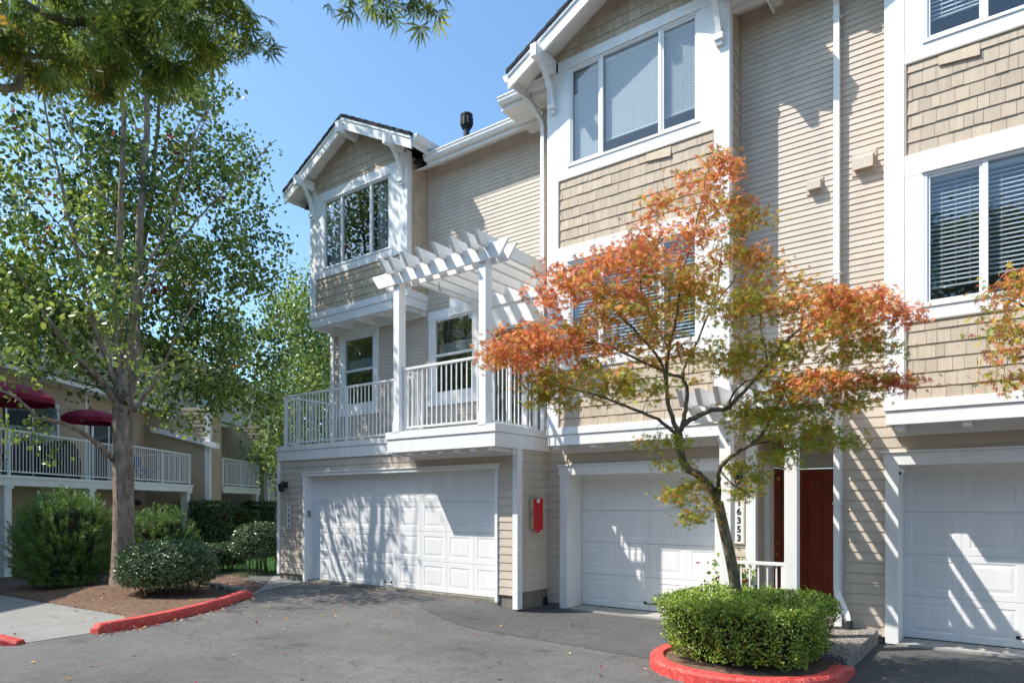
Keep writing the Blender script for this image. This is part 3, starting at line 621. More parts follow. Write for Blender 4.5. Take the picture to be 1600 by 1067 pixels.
# third floor bay
zrows = [(6.86, 7.08), (5.15, 5.34)]
bay(A, AX0, -10.08, AYB, AYW, (4.36,), zrows, [(-12.74, -10.58, 5.34, 6.86, [(-12.126, 0.05), (-11.17, 0.055)], [])], [(4.40, 5.15)], dict(hw=2.06, zeave=7.25, zpeak=8.31, yo=9.466))
k = MB(); belly_band(k, AX0, -10.08, AYB, AYW, 4.40, 4.255, 4.07); underside(k, AX0, -10.08, AYB, AYW, 4.07, 5, 0.10); obj('bay_base', k, 'white', A, bevel=0.004)
M['sheer'] = mat('pale_sheer_curtain', (.50, .50, .48), .9, .06, 6)
def curtain(x0, x1, z0, z1, y, n=60):
    k = MB(); vs = []
    for i in range(n + 1):
        x = x0 + (x1 - x0) * i / n; yy = y + .022 * math.sin(i * .9) + .012 * math.sin(i * 2.3 + 1); vs += [(x, yy, z0), (x, yy, z1)]
    k.add(vs, [(2 * i, 2 * i + 2, 2 * i + 3, 2 * i + 1) for i in range(n)]); return k
bw = [o for o in A.children if o.name.startswith('window') and 'trim' not in o.name and abs(o.location.z + A.location.z - 5.34) < .02][0]
for a_, b_ in ((-12.72, -12.2), (-11.12, -10.62)): obj('curtain', curtain(a_, b_, 5.36, 6.84, AYB + .13), 'sheer', bw, smooth=True, recalc=False)
for w_ in [o for o in A.children if o.name.startswith('window') and 'trim' not in o.name and abs(o.location.z + A.location.z - 2.30) < .02]:
    x_ = w_.location.x + A.location.x; obj('shade', curtain(x_ + .03, x_ + 1.0, 3.10, 3.36, AYW + .1, 8), 'sheer', w_, recalc=False)
eave(A, -9.70, -6.76, 9.93, AYW, 7.05); main_roof(A, -13.7, -6.76, 10.04, 7.06)
obj('soffit', MB().extr([(-10.05, 10.06, 6.86), (-10.05, AYW, 7.05), (-10.05, AYW, 7.07), (-10.05, 10.06, 6.88)], (.36, 0, 0)), 'white', A)
v = MB(); v.lathe((-9.97, 11.6, 7.6), [(0.07, 0), (0.07, 0.78), (0.10, 0.79), (0.10, 0.82)], 14); vp = obj('flue', v, 'char', A)
v = MB(); v.lathe((-9.97, 11.6, 8.42), [(0.115, 0), (0.13, 0.02), (0.13, 0.23), (0.14, 0.235), (0.14, 0.275), (0.12, 0.29)], 16)
for i in range(10): tt = i * math.pi / 5; v.box(-9.97 + .132 * math.cos(tt) - .012, -9.97 + .132 * math.cos(tt) + .012, 11.6 + .132 * math.sin(tt) - .012, 11.6 + .132 * math.sin(tt) + .012, 8.46, 8.62)
obj('flue_cap', v, 'black', vp)

# ======== second and third townhouse: the same house twice, the third moved along the row
BYW, BYF, BYD = 9.9, 9.42, 10.35
def row_house(dx, label, entry):
    H = thing('townhouse', (-4.6 + dx, BYW, -1.78), label, 'townhouse', HGROUP)
    X = lambda q: q + dx
    xl = -6.75 if dx == 0 else X(-6.95); xr = -1.985 if dx == 0 else X(-1.985)
    x0, x1 = X(-6.29), X(-3.30); go0, go1 = X(-6.229), X(-3.655)
    w = MB()
    zz = 1.36
    hb = [(go0 - xl - .15, go1 - xl + .12, -3, 0.66)]
    if entry: hb.append((-3.09 - xl, 9, -3, 1.05))
    for (a, b, c, e, z0, z1, ex) in ((xl, xr, 0, 0, -1.7, zz, 0.135),): lap(w, (xl, BYW), (xr, BYW), LOOP_N, z0, z1, ex, holes=hb)
    lap(w, (xl, BYW), (xr, BYW), LOOP_N, zz, 7.2, 0.081, holes=[(x0 + .05 - xl, x1 - .05 - xl, 0, 9)])
    lap(w, (xl, 20), (xl, BYW), (-1, 0), -1.7, 6.9, 0.1)
    if dx == 0:      # walls of the entry recess
        lap(w, (-3.09, BYW), (-3.09, 11.5), (1, 0), -1.62, 1.05, 0.135, holes=[(0.46, 1.5, -2, .62)]); lap(w, (-3.09, 11.5), (-1.95, 11.5), LOOP_N, -1.62, 1.05, 0.135, holes=[(.22, 1.2, -2, .62)]); lap(w, (-1.96, 11.5), (-1.96, BYW), (-1, 0), -1.62, 1.05, 0.135)
    obj('siding', w, 'siding', H, recalc=False)
    f = MB(); f.box(xl + .01, go0 - .18, BYW + .01, BYW + .2, -2.0, -1.68); obj('foundation', f, 'found', H); f = MB(); f.box(go1 + .12, (-3.09 if entry else xr), BYW + .01, BYW + .2, -2.0, -1.68)
    if not entry: pass
    obj('foundation', f, 'found', H)
    k = MB().box(go0 - .02, go1 + .02, BYW - .06, BYD + .25, -2.0, -1.757); obj('threshold', k, 'concrete', H)
    t = MB()
    yf = BYW - .035
    t.box(go0 - .15, go0, yf, BYD, -1.775, 0.50); t.box(go1, go1 + .14, yf, BYD, -1.775, 0.50)
    t.box(go0 - .17, go1 + .16, yf - .003, BYD, 0.50, 0.655); t.box(go0 - .19, go1 + .18, yf - .03, BYW, 0.655, 0.68)
    t.box(go0, go1, BYD - .05, BYD + .02, 0.44, 0.50)
    # belt board between the two siding widths, each side of the bay
    t.box(xl, x0 - .04, yf + .01, BYW, zz, zz + .13); t.box(x1 + .04, xr, yf + .01, BYW, zz, zz + .13); t.box(x1 + .04, xr, yf - .012, BYW, zz + .13, zz + .155)
    if dx == 0:
        t.box(-3.2, -3.09, yf, BYW, -1.62, 1.05); t.box(-3.09, -3.06, yf, BYW + .08, -1.62, 1.05); t.box(-2.03, -1.93, yf, BYW, -1.62, 1.3)
        t.box(-3.09, -2.03, yf + .005, BYW, 1.0, zz); t.box(-3.09, -2.0, BYW, 11.5, 1.0, 1.03)
    obj('trim', t, 'white', H, bevel=0.004)
    garage_door(H, BYD, go0, go1, -1.75, 0.45, 4, 4, handle=((go0 + go1) / 2 + .02, -1.62))
    wl_, wr_ = X(-5.90), X(-3.72); m1, m2 = X(-5.305) , X(-4.316)
    W3 = (wl_, wr_, 5.47, 7.05, [(m1, .055), (m2, .055)], [(wl_ + .032, m1 - .03), (m2 + .03, wr_ - .032)])
    W2 = (wl_, wr_, 2.35, 3.92, [(m1, .055), (m2, .055)], [(wl_ + .032, m1 - .03), (m2 + .03, wr_ - .032)])
    if dx == 0: bl = {0: [(wl_ + .05, m1 - .03, 5.52, 7.0, .93), (m1 + .03, m2 - .03, 5.72, 7.0, .93), (m2 + .03, wr_ - .05, 5.74, 7.0, .85)], 1: [(wl_ + .05, m1 - .03, 2.4, 3.88, .6), (m1 + .03, m2 - .03, 2.4, 3.88, .5), (m2 + .03, wr_ - .05, 2.4, 3.88, .5)]}
    else: bl = {0: [(wl_ + .05, m1 - .03, 5.75, 7.0, .7), (m1 + .03, m2 - .03, 6.0, 7.0, .7), (m2 + .03, wr_ - .05, 5.8, 7.0, .7)], 1: [(wl_ + .05, m1 - .03, 2.56, 3.88, .55), (m1 + .03, m2 - .03, 2.62, 3.88, .55), (m2 + .03, wr_ - .05, 2.5, 3.88, .55)]}
    bay(H, x0, x1, BYF, BYW, (1.25,), [(7.05, 7.22), (5.28, 5.47), (3.92, 4.18), (2.18, 2.35)], [W3, W2], [(4.18, 5.28), (1.25, 2.18)], dict(hw=2.0, zeave=7.12, zpeak=8.15, yo=8.93), blinds=bl)
    k = MB(); belly_band(k, x0, x1, BYF, BYW, 1.25, 1.135, 0.965); underside(k, x0, x1, BYF, BYW, 0.965, 5, 0.11); obj('bay_base', k, 'white', H, bevel=0.004)
    if dx == 0: eave(H, -7.38, -6.2, 9.40, 10.6, 7.12, 0.0)
    eave(H, x1 - .3, xr, 9.40, BYW, 7.10)
    main_roof(H, -7.3 if dx == 0 else xl, xr, 9.51, 7.11, 15.5, 10.1, 22)
    return H
B = row_house(0, 'middle beige townhouse whose tall bay stands behind the orange maple', True)
C = row_house(4.955, 'beige townhouse at the far right with a round white camera at its garage', False)

for H_, x_ in ((B, -4.34), (C, -.60)):
    k = MB(); k.add([(x_ - .2, BYF - .034, 5.135), (x_ + .2, BYF - .04, 5.10), (x_ + .2, BYF - .012, 5.255), (x_ - .2, BYF - .012, 5.255), (x_ - .2, BYF - .012, 5.135), (x_ + .2, BYF - .012, 5.10)], [(0, 1, 2, 3), (4, 5, 1, 0), (5, 2, 1), (4, 0, 3)]); obj('slipped_shingle', k, 'shingle', H_, recalc=False)
# downspouts
def bands(mb, x, y, zs):
    for z in zs: mb.box(x - .05, x + .05, y - .042, y + .06, z, z + .025); mb.box(x + .05, x + .075, y + .02, y + .04, z, z + .02)
pp = rect_pipe([(-6.78, 9.46, 7.02), (-6.78, 9.46, 6.90), (-6.735, 9.55, 6.82), (-6.70, 9.78, 6.66), (-6.695, 9.83, 6.55), (-6.695, 9.83, -1.62)]); bands(pp, -6.695, 9.83, (5.2, 1.1)); ds = obj('downspout', pp, 'white', B, bevel=.003)
obj('drain_boot', MB().box(-6.75, -6.64, 9.77, 9.89, -1.85, -1.60), 'black', ds)
pp = rect_pipe([(-1.975, 9.46, 7.0), (-1.975, 9.46, 6.92), (-1.98, 9.62, 6.78), (-1.985, 9.82, 6.62), (-1.985, 9.83, 6.5), (-1.985, 9.83, -1.12), (-1.97, 9.82, -1.18), (-1.84, 9.72, -1.44), (-1.83, 9.71, -1.52)]); bands(pp, -1.985, 9.83, (6.45, 3.05, .0)); ds = obj('downspout', pp, 'white', C, bevel=.003)
obj('drain_boot', MB().lathe((-1.83, 9.71, -1.64), [(.062, 0), (.062, .13), (.055, .14)], 12), 'char', ds)
# siding vents
for (x, z, s) in ((-2.27, 4.32, .17), (-1.67, 4.45, .235)):
    k = MB(); y = BYW - .012; k.box(x - s * .62, x + s * .62, y - .012, y, z - s * .62, z + s * .62)
    k.extr([(x - s / 2, y - .012, z + s * .45), (x - s / 2, y - .1, z + s * .2), (x - s / 2, y - .1, z - s * .42), (x - s / 2, y - .085, z - s * .42), (x - s / 2, y - .012, z - s * .3)], (s, 0, 0)); obj('siding_vent', k, 'siding', B, base=(x, y, z), bevel=.002)

# entry of the second townhouse: two red doors, posts, rail, trellis
def six_panel(mb, x0, x1, z0, z1, y):
    h = z1 - z0; cw = (x1 - x0) / 2
    for c in range(2):
        for (a, b) in ((0.0, .30), (.30, .80), (.80, 1.0)):
            ins = 0.085 if b < 1 else .075
            loops_panel(mb, x0 + c * cw, x0 + (c + 1) * cw, z0 + a * h, z0 + b * h, y, [(0, 0), (ins, 0), (ins + .012, .012), (ins + .03, .012), (ins + .05, .003)])
k = MB(); six_panel(k, -2.86, -1.98, -1.59, 0.56, 11.46); od = obj('entry_door', k, 'reddoor', B, base=(-2.86, 11.46, -1.59), recalc=False)
k = MB().box(-2.95, -2.86, 11.42, 11.5, -1.6, .57); k.box(-2.98, -1.97, 11.41, 11.5, .57, .74); k.box(-2.86, -1.98, 11.44, 11.5, .74, 1.0); obj('door_frame', k, 'white', B, bevel=.004)
# the facing door: on the recess wall that looks along the row
k = MB(xf=lambda q: (-3.05 - (q[1]), q[0], q[2])); six_panel(k, 10.62, 11.42, -1.59, 0.56, 0.0); sd_ = obj('entry_door', k, 'reddoor', B, base=(-3.05, 10.62, -1.59), recalc=False)
k = MB(); 
for z in (-.57, -.75): k.tube([(-3.05, 10.70, z), (-3.03, 10.70, z), (-3.025, 10.70, z), (-3.0, 10.70, z), (-2.99, 10.70, z)], [.036, .036, .018, .033, .02], 14)
obj('door_knob', k, 'brass', sd_, smooth=False)
k = MB().box(-3.085, -3.03, 10.36, 10.62, -1.6, .57); k.box(-3.03, -3.015, 10.38, 10.46, -1.6, .57); k.box(-3.03, -3.015, 10.52, 10.61, -1.6, .57); k.box(-3.085, -3.03, 10.36, 11.5, .57, .72); obj('door_frame', k, 'white', B, bevel=.003)
sl_ = MB().extr([(-3.36, 7.93, -2.0), (-1.5, 7.93, -2.0), (-1.5, 9.86, -2.0), (-1.95, 9.9, -2.0), (-1.95, 11.5, -2.0), (-3.1, 11.5, -2.0), (-3.1, 9.87, -2.0), (-3.36, 9.87, -2.0)], (0, 0, 0.385))
tag(obj('entry_slab', sl_, 'aggregate', bevel=.012), 'exposed aggregate concrete landing at the red doors', 'landing', kind='structure')
p = MB()
for y0 in (8.545, 8.725): p.extr([(-3.62, y0, 1.29), (-3.48, y0, 1.06), (-1.83, y0, 1.06), (-1.69, y0, 1.29)], (0, .045, 0))
p.box(-2.62, -2.50, 8.5901, 8.7249, 1.10, 1.24)
tr_ = obj('trellis', p, 'white', B, bevel=.004)
for x in (-3.05, -2.25):
    k = MB().box(x - .074, x + .074, 8.592, 8.723, -1.615, 1.22); k.box(x - .086, x + .086, 8.58, 8.735, -1.615, -1.42); obj('post', k, 'white', tr_, base=(x, 8.66, -1.615), bevel=.005)
k = MB(); x = -3.5; k.extr([(x - .035, 8.18, 1.45), (x - .035, 8.31, 1.25), (x - .035, 9.86, 1.25), (x - .035, 9.86, 1.45)], (.07, 0, 0)); ra = obj('rafter', k, 'white', tr_, base=(x, 8.66, 1.25), bevel=.004)
copies(ra, tr_, [(.235 * q, 0, 0) for q in range(1, 8)])
railing(tr_, (-2.975, 8.66), (-2.325, 8.66), -1.615, -0.71, .115, (True, True))

# small things on the walls
def plaque(x, y, z0, z1, wd, text, label):
    t = thing('house_number_sign', (x, y, (z0 + z1) / 2), label, 'house number', 'house number boards')
    k = MB(); k.box(x - wd / 2, x + wd / 2, y - .016, y, z0, z1); obj('board', k, 'white', t)
    k = MB(); fw = .02; k.box(x - wd / 2 - fw, x - wd / 2, y - .024, y, z0 - fw, z1 + fw); k.box(x + wd / 2, x + wd / 2 + fw, y - .024, y, z0 - fw, z1 + fw); k.box(x - wd / 2, x + wd / 2, y - .024, y, z0 - fw, z0); k.box(x - wd / 2, x + wd / 2, y - .024, y, z1, z1 + fw); obj('frame', k, 'siding', t)
    n = len(text); ch = (z1 - z0) / n
    for i, c in enumerate(text):
        cu = bpy.data.curves.new('digit', 'FONT'); cu.body = c; cu.align_x = 'CENTER'; cu.align_y = 'CENTER'; cu.size = ch * 1.02; cu.extrude = .002; cu.offset = .0035; cu.materials.append(M['ink'])
        o0 = bpy.data.objects.new('digit_curve', cu); COL.objects.link(o0); bpy.context.view_layer.update(); me_ = bpy.data.meshes.new_from_object(o0.evaluated_get(bpy.context.evaluated_depsgraph_get())); bpy.data.objects.remove(o0); o = link('digit', me_, t); o.rotation_euler = (R(90), 0, 0); o.location = Vector((x, y - .019, z1 - ch * (i + .5))) - t.location
plaque(-3.30, BYW - .012, -.55, .085, .13, '16353', 'white board with black number 16353 beside the garage behind the maple trunk')
plaque(-12.80, AYG - .012, -.53, .05, .12, '16341', 'white board with black number 16341 below the black lantern')
def lantern(x, y, z, label, s=1.0):
    t = thing('wall_lantern', (x, y, z), label, 'wall light', 'wall lights by the garages')
    k = MB(); k.lathe((x, y - .02, z), [(.045 * s, -.06 * s), (.05 * s, 0), (.045 * s, .06 * s)], 12); k.tube([(x, y, z + .03 * s), (x, y - .1 * s, z + .07 * s), (x, y - .13 * s, z + .02 * s)], .012 * s, 8); obj('bracket', k, 'black', t)
    k = MB(); k.lathe((x, y - .13 * s, z - .16 * s), [(.03 * s, 0), (.06 * s, .03 * s), (.075 * s, .16 * s), (.03 * s, .2 * s), (.012 * s, .22 * s)], 8); obj('shade', k, 'black', t)
lantern(-12.9, AYG - .013, .43, 'small black lantern on the siding left of the double garage')
lantern(-3.28, BYW - .013, .42, 'small black lantern above the number 16353 board', .8)
k = MB().box(-12.236, -12.226, 9.04, 9.12, -.27, -.13)
for i in range(3):
    for j in range(4): k.box(-12.226, -12.222, 9.05 + i * .022, 9.065 + i * .022, -.25 + j * .027, -.233 + j * .027)
tag(obj('keypad', k, mat('grey_keypad_plastic', (.28, .28, .29), .5), base=(-12.23, 9.08, -.2)), 'grey keypad on the left jamb of the double garage', 'keypad')
fb = thing('alarm_box', (AX1 + .013, 9.6, -.16), 'cream wall box with a red front panel on the end wall of the double garage', 'alarm box')
k = MB().box(AX1 + .013, AX1 + .095, 9.33, 9.57, -.42, .09); obj('case', k, 'cream', fb, bevel=.004)
k = MB().box(AX1 + .096, AX1 + .112, 9.322, 9.585, -.43, .1); k.box(AX1 + .096, AX1 + .108, 9.40, 9.50, -.475, -.43); obj('front_panel', k, 'redbox', fb, bevel=.004)
k = MB().box(AX1 + .1125, AX1 + .1135, 9.40, 9.48, .03, .09); obj('tag', k, 'white', fb)
k = MB()
for q in range(5): z = -.10 - q * .018; k.box(AX1 + .03 + .008 * (q % 2), AX1 + .07 - .006 * (q % 3), 9.3285, 9.3299, z - .004, z + .004)
obj('scribble', k, 'redbox', fb)
cm = thing('security_camera', (-1.30, 9.99, .43), 'round white camera under the garage header at the right end', 'camera')
k = MB().tube([(-1.285, 10.06, .45), (-1.29, 10.02, .44), (-1.29, 9.99, .43)], [.03, .022, .03], 12); obj('mount', k, 'white', cm)
k = MB().lathe((-1.27, 9.96, .375), [(.012, 0), (.035, .01), (.048, .03), (.052, .052), (.048, .075), (.034, .095), (.012, .104)], 18); obj('body', k, 'white', cm, smooth=True)
k = MB().tube([(-1.262, 9.915, .402), (-1.258, 9.9, .394)], [.017, .015], 14); obj('lens', k, 'black', cm)
# ---------------------------------------------------------------- the neighbouring row on the left
NB = thing('townhouse_block', tuple(ab(20, -13, -1.64)), 'tan two storey block with white railed balconies behind the big tree', 'townhouse block')
NZ0 = -1.75; NW = -12.9
def nbox(mb, a0, a1, b0, b1, z0, z1): mb.box(a0, a1, b0, b1, z0, z1)
def nlap(mb, a0, a1, b, z0, z1, ex=.14, face='out'):
    if face == 'out': p0, p1 = ab(a0, b), ab(a1, b); lap(mb, (p0.x, p0.y), (p1.x, p1.y), AR, z0, z1, ex)
    else: p0, p1 = ab(a0, b), ab(a0, a1); lap(mb, (p0.x, p0.y), (p1.x, p1.y), (-AF[0], -AF[1]), z0, z1, ex)   # faces back along the row
w = MB(); nlap(w, 4, 48, NW, NZ0, 3.5); nlap(w, 4, 48, -15.2, 3.4, 6.7)
for (a, bf) in ((24.0, -10.65), (29.6, -10.6), (36.5, -10.5)):
    nlap(w, a, NW, bf, NZ0, 3.4, face='end'); nlap(w, a, a + 1.0, bf, NZ0, 3.4)
p0, p1 = ab(4, -20), ab(4, NW); lap(w, (p0.x, p0.y), (p1.x, p1.y), (-AF[0], -AF[1]), NZ0, 3.5, .14)
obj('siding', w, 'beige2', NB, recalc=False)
w = MB(xf=XAB)
for (a, bf) in ((24.0, -10.65), (29.6, -10.6), (36.5, -10.5)):
    nbox(w, a - .03, a + .12, bf - .14, bf + .03, NZ0, 3.3)
    w.extr([(a - .25, NW + .3, 2.55), (a - .25, bf + .35, 1.95), (a - .25, bf + .35, 2.12), (a - .25, NW + .3, 2.72)], (.3, 0, 0)) if a < 29 else None
nbox(w, 4, 48, NW + .55, NW + .62, 3.32, 3.52); nbox(w, 4, 48, NW, NW + .55, 3.34, 3.36); nbox(w, 4, 48, -14.5, -14.44, 6.55, 6.75); nbox(w, 4, 48, -15.2, -14.5, 6.57, 6.59)
for a in (12.2, 17.0, 20.6): nbox(w, a, a + .1, NW, NW + .03, .66, 3.3)
obj('trim', w, 'white', NB)
w = MB(xf=XAB); w.extr([(4, NW + .66, 3.5), (4, -15.2, 4.35), (4, -15.2, 4.29), (4, NW + .66, 3.44)], (44, 0, 0)); w.extr([(4, -14.4, 6.72), (4, -18.5, 8.6), (4, -22.5, 6.72), (4, -22.5, 6.66), (4, -18.5, 8.54), (4, -14.4, 6.66)], (44, 0, 0)); obj('roof', w, 'roof', NB)
DIM = mat('dim_pane', (.05, .065, .075), .08, spec=.8); HOOD = mat('dark_blue_hood', (.03, .038, .055), .4)
def nwin(a0, a1, b, z0, z1, name='window', mullion=True):
    k = MB(xf=XAB); t = .11
    nbox(k, a0 - t, a0, b, b + .035, z0 - t, z1 + t); nbox(k, a1, a1 + t, b, b + .035, z0 - t, z1 + t); nbox(k, a0, a1, b, b + .035, z0 - t, z0); nbox(k, a0, a1, b, b + .035, z1, z1 + t)
    if mullion: nbox(k, (a0 + a1) / 2 - .03, (a0 + a1) / 2 + .03, b + .002, b + .03, z0, z1)
    o = obj(name, k, 'white', NB, base=ab(a0, b, z0))
    k = MB(xf=XAB); k.quad((a0, b + .018, z0), (a1, b + .018, z0), (a1, b + .018, z1), (a0, b + .018, z1)); obj('pane', k, DIM, o, recalc=False)
nwin(13.2, 14.6, NW, 1.2, 2.75); nwin(17.4, 19.3, NW, .70, 2.72, 'patio_door'); nwin(21.0, 22.6, NW, .70, 2.70, 'patio_door'); nwin(25.8, 27.4, NW, .7, 2.7, 'patio_door'); nwin(18.6, 19.7, NW, -1.0, .25); nwin(11.6, 12.6, NW, -1.6, .35, 'door', False)
nwin(10.5, 12.2, -15.2, 4.7, 6.1); nwin(15.8, 17.2, -15.2, 4.7, 6.1); nwin(20.5, 22, -15.2, 4.7, 6.1); nwin(26, 27.5, -15.2, 4.7, 6.1); nwin(33, 34.5, -15.2, 4.7, 6.1)
k = MB(xf=XAB)
for a in (22.75, 28.2, 33.6): k.extr([(a, NW, .22), (a, NW + .32, .10), (a, NW + .32, .0), (a, NW, -.02)], (.42, 0, 0))
for q in range(3):
    k = MB(xf=XAB); a = (22.75, 28.2, 33.6)[q]; k.extr([(a, NW, .22), (a, NW + .32, .10), (a, NW + .32, -.02), (a, NW, -.04)], (.42, 0, 0)); obj('hooded_light', k, HOOD, NB, base=ab(a, NW, 0))
def nbalcony(a0, a1, bf, posts, mid=(), ret=True):
    k = MB(xf=XAB); nbox(k, a0, a1, bf - .05, bf, .43, .66); nbox(k, a0 - .01, a1 + .02, bf - .05, bf + .03, .60, .67); nbox(k, a0, a1, NW, bf - .05, .50, .62); nbox(k, a1 - .05, a1, NW, bf - .05, .43, .66)
    d = obj('balcony', k, 'white', NB, base=ab(a0, bf, .5))
    pa, pb = ab(a0, bf - .06), ab(a1 - .04, bf - .06); railing(d, pa.xy, pb.xy, .67, 1.72, .115, (True, True), mid)
    if ret: pc = ab(a1 - .04, NW + .02); railing(d, pb.xy, pc.xy, .67, 1.72, .2, (True, True))
    for a in posts:
        k = MB(xf=XAB); nbox(k, a - .11, a + .11, bf - .26, bf - .04, NZ0, .43); nbox(k, a - .14, a + .14, bf - .29, bf - .012, NZ0, NZ0 + .12); nbox(k, a - .14, a + .14, bf - .29, bf - .012, .36, .43); obj('column', k, 'white', d, base=ab(a, bf, NZ0))
nbalcony(9.0, 19.6, -11.4, (15.5, 18.6), (.62, .9), False); nbalcony(19.7, 23.5, -11.0, (23.3,), (.5,)); nbalcony(25.0, 28.6, -10.55, (28.4,), (.5,)); nbalcony(30.7, 34.5, -10.55, (34.3,), (.5,))
k = MB(xf=XAB); nbox(k, 8, 24, NW, -10.95, -2.0, -1.66); tag(obj('porch_step', k, 'found'), 'grey concrete porch edge below the balcony columns', 'porch', kind='structure')

def umbrella(a, b, ztop, r, z0, label, droop=.45):
    c = ab(a, b); t = thing('patio_umbrella', (c.x, c.y, z0), label, 'umbrella', 'crimson patio umbrellas on the balcony')
    k = MB(); n = 8; vs = [(c.x, c.y, ztop)]; fs = []
    for ri, (rr, zz) in enumerate(((.45, .1), (.8, .26), (1.0, droop))):
        for j in range(n * 2):
            an = math.pi * j / n; sag = .05 * rr if j % 2 else 0; vs.append((c.x + r * (rr - sag) * math.cos(an), c.y + r * (rr - sag) * math.sin(an), ztop - zz * r * .8 - sag * .3))
    m_ = n * 2
    for j in range(m_):
        fs.append((0, 1 + j, 1 + (j + 1) % m_))
        for q in range(2): fs.append((1 + q * m_ + j, 1 + q * m_ + (j + 1) % m_, 1 + (q + 1) * m_ + (j + 1) % m_, 1 + (q + 1) * m_ + j))
    for j in range(m_):   # valance
        vs.append((vs[1 + 2 * m_ + j][0], vs[1 + 2 * m_ + j][1], vs[1 + 2 * m_ + j][2] - .12))
    for j in range(m_): fs.append((1 + 2 * m_ + j, 1 + 2 * m_ + (j + 1) % m_, 1 + 3 * m_ + (j + 1) % m_, 1 + 3 * m_ + j))
    k.add(vs, fs); o = obj('canopy', k, 'umbrella', t, recalc=False); sm = o.modifiers.new('solid', 'SOLIDIFY'); sm.thickness = .006
    k = MB().tube([(c.x, c.y, z0), (c.x, c.y, ztop + .06)], .022, 10); obj('pole', k, 'char', t)
    k = MB().lathe((c.x, c.y, z0), [(.22, 0), (.22, .05), (.06, .08), (.03, .3)], 14); obj('base', k, 'char', t)
umbrella(16.2, -12.05, 2.92, 1.06, .62, 'crimson umbrella nearest the column at the end of the balcony')
umbrella(19.2, -11.85, 2.68, .74, .62, 'smaller crimson umbrella just left of the big trunk')
def folding_chair(a, b, z0, m, label, cat='chair'):
    c = ab(a, b, z0); t = thing('folding_chair', tuple(c), label, cat)
    k = MB(xf=XAB); s = .22
    for q in (-s, s):
        f_ = MB(xf=XAB); f_.tube([(a + q, b - .25, z0), (a + q, b + .2, z0 + .45)], .012, 6); f_.tube([(a + q, b + .25, z0), (a + q, b - .15, z0 + .45), (a + q, b - .27, z0 + .9)], .012, 6); obj('leg', f_, 'black', t)
    k.box(a - s, a + s, b - .2, b + .22, z0 + .44, z0 + .47); obj('seat', k, m, t)
    k = MB(xf=XAB); k.extr([(a - s, b - .19, z0 + .55), (a - s, b - .275, z0 + .92), (a - s, b - .295, z0 + .92), (a - s, b - .21, z0 + .55)], (2 * s, 0, 0)); obj('backrest', k, m, t)
folding_chair(16.5, -12.3, .63, 'black', 'dark folding chair behind the balcony railing under the larger umbrella')
folding_chair(21.9, -11.8, .63, 'blue', 'blue folding chair behind the railing right of the big trunk')
gr = thing('covered_grill', tuple(ab(18.9, -12.45, .63)), 'grill under a black cover behind the balcony railing', 'grill')
k = MB(xf=XAB); a, b = 18.9, -12.45
prof = [(.55, .3, 0), (.56, .31, .55), (.5, .28, .85), (.36, .24, 1.05), (.2, .14, 1.12)]
vs = []; fs = []
for (ha, hb, z) in prof:
    for j in range(12):
        t_ = 2 * math.pi * j / 12; ca, sa = math.cos(t_), math.sin(t_); e = (abs(ca) ** 4 + abs(sa) ** 4) ** -.25; vs.append((a + ha * ca * e, b + hb * sa * e, .63 + z))
for i in range(len(prof) - 1):
    for j in range(12): fs.append((i * 12 + j, i * 12 + (j + 1) % 12, (i + 1) * 12 + (j + 1) % 12, (i + 1) * 12 + j))
fs.append(tuple(range(48, 60))); k.add(vs, fs); obj('cover', k, mat('black_canvas', (.015, .016, .018), .75), gr, smooth=True)
k = MB(xf=XAB); k.box(a - .6, a - .5, b - .05, b + .05, .63, 1.3); k.box(a - .62, a - .45, b - .12, b + .12, 1.3, 1.33); obj('side_shelf', k, 'black', gr)
# ---------------------------------------------------------------- foliage
T_OVAL = (np.array([(0, 0, 0), (.30, .28, .07), (.30, .66, .06), (0, 1, -.03), (-.30, .66, .06), (-.30, .28, .07)]), [(0, 1, 2, 3), (0, 3, 4, 5)])
T_SMALL = (np.array([(0, 0, 0), (.33, .5, .08), (0, 1, 0), (-.33, .5, .08)]), [(0, 1, 2), (0, 2, 3)])
def maple_t(n=5, spread=150, w=.10):
    vs = []; fs = []
    for i in range(n):
        t = R(-spread / 2 + spread * i / (n - 1)); ln = 1.0 - .32 * abs(i - (n - 1) / 2) / ((n - 1) / 2); c, s = math.cos(t), math.sin(t)
        P = [(0, .02), (w, .42 * ln), (0, ln), (-w, .42 * ln)]; o = len(vs)
        for j, (x, y) in enumerate(P): vs.append((x * c + y * s, -x * s + y * c, (-.18 * ln if j == 2 else .02)))
        fs.append((o, o + 1, o + 2, o + 3))
    # join the lobes at the leaf stalk so each leaf is one island
    vs = np.array(vs); keep = [0]; remap = {}
    new = [vs[0]]
    for i in range(len(vs)):
        if i % 4 == 0: remap[i] = 0
        else: remap[i] = len(new); new.append(vs[i])
    return np.array(new), [tuple(remap[j] for j in f) for f in fs]
T_MAPLE = maple_t()
T_NEEDLE = (np.array([(-.045, 0, 0), (.045, 0, 0), (0, 1, 0)]), [(0, 1, 2)])
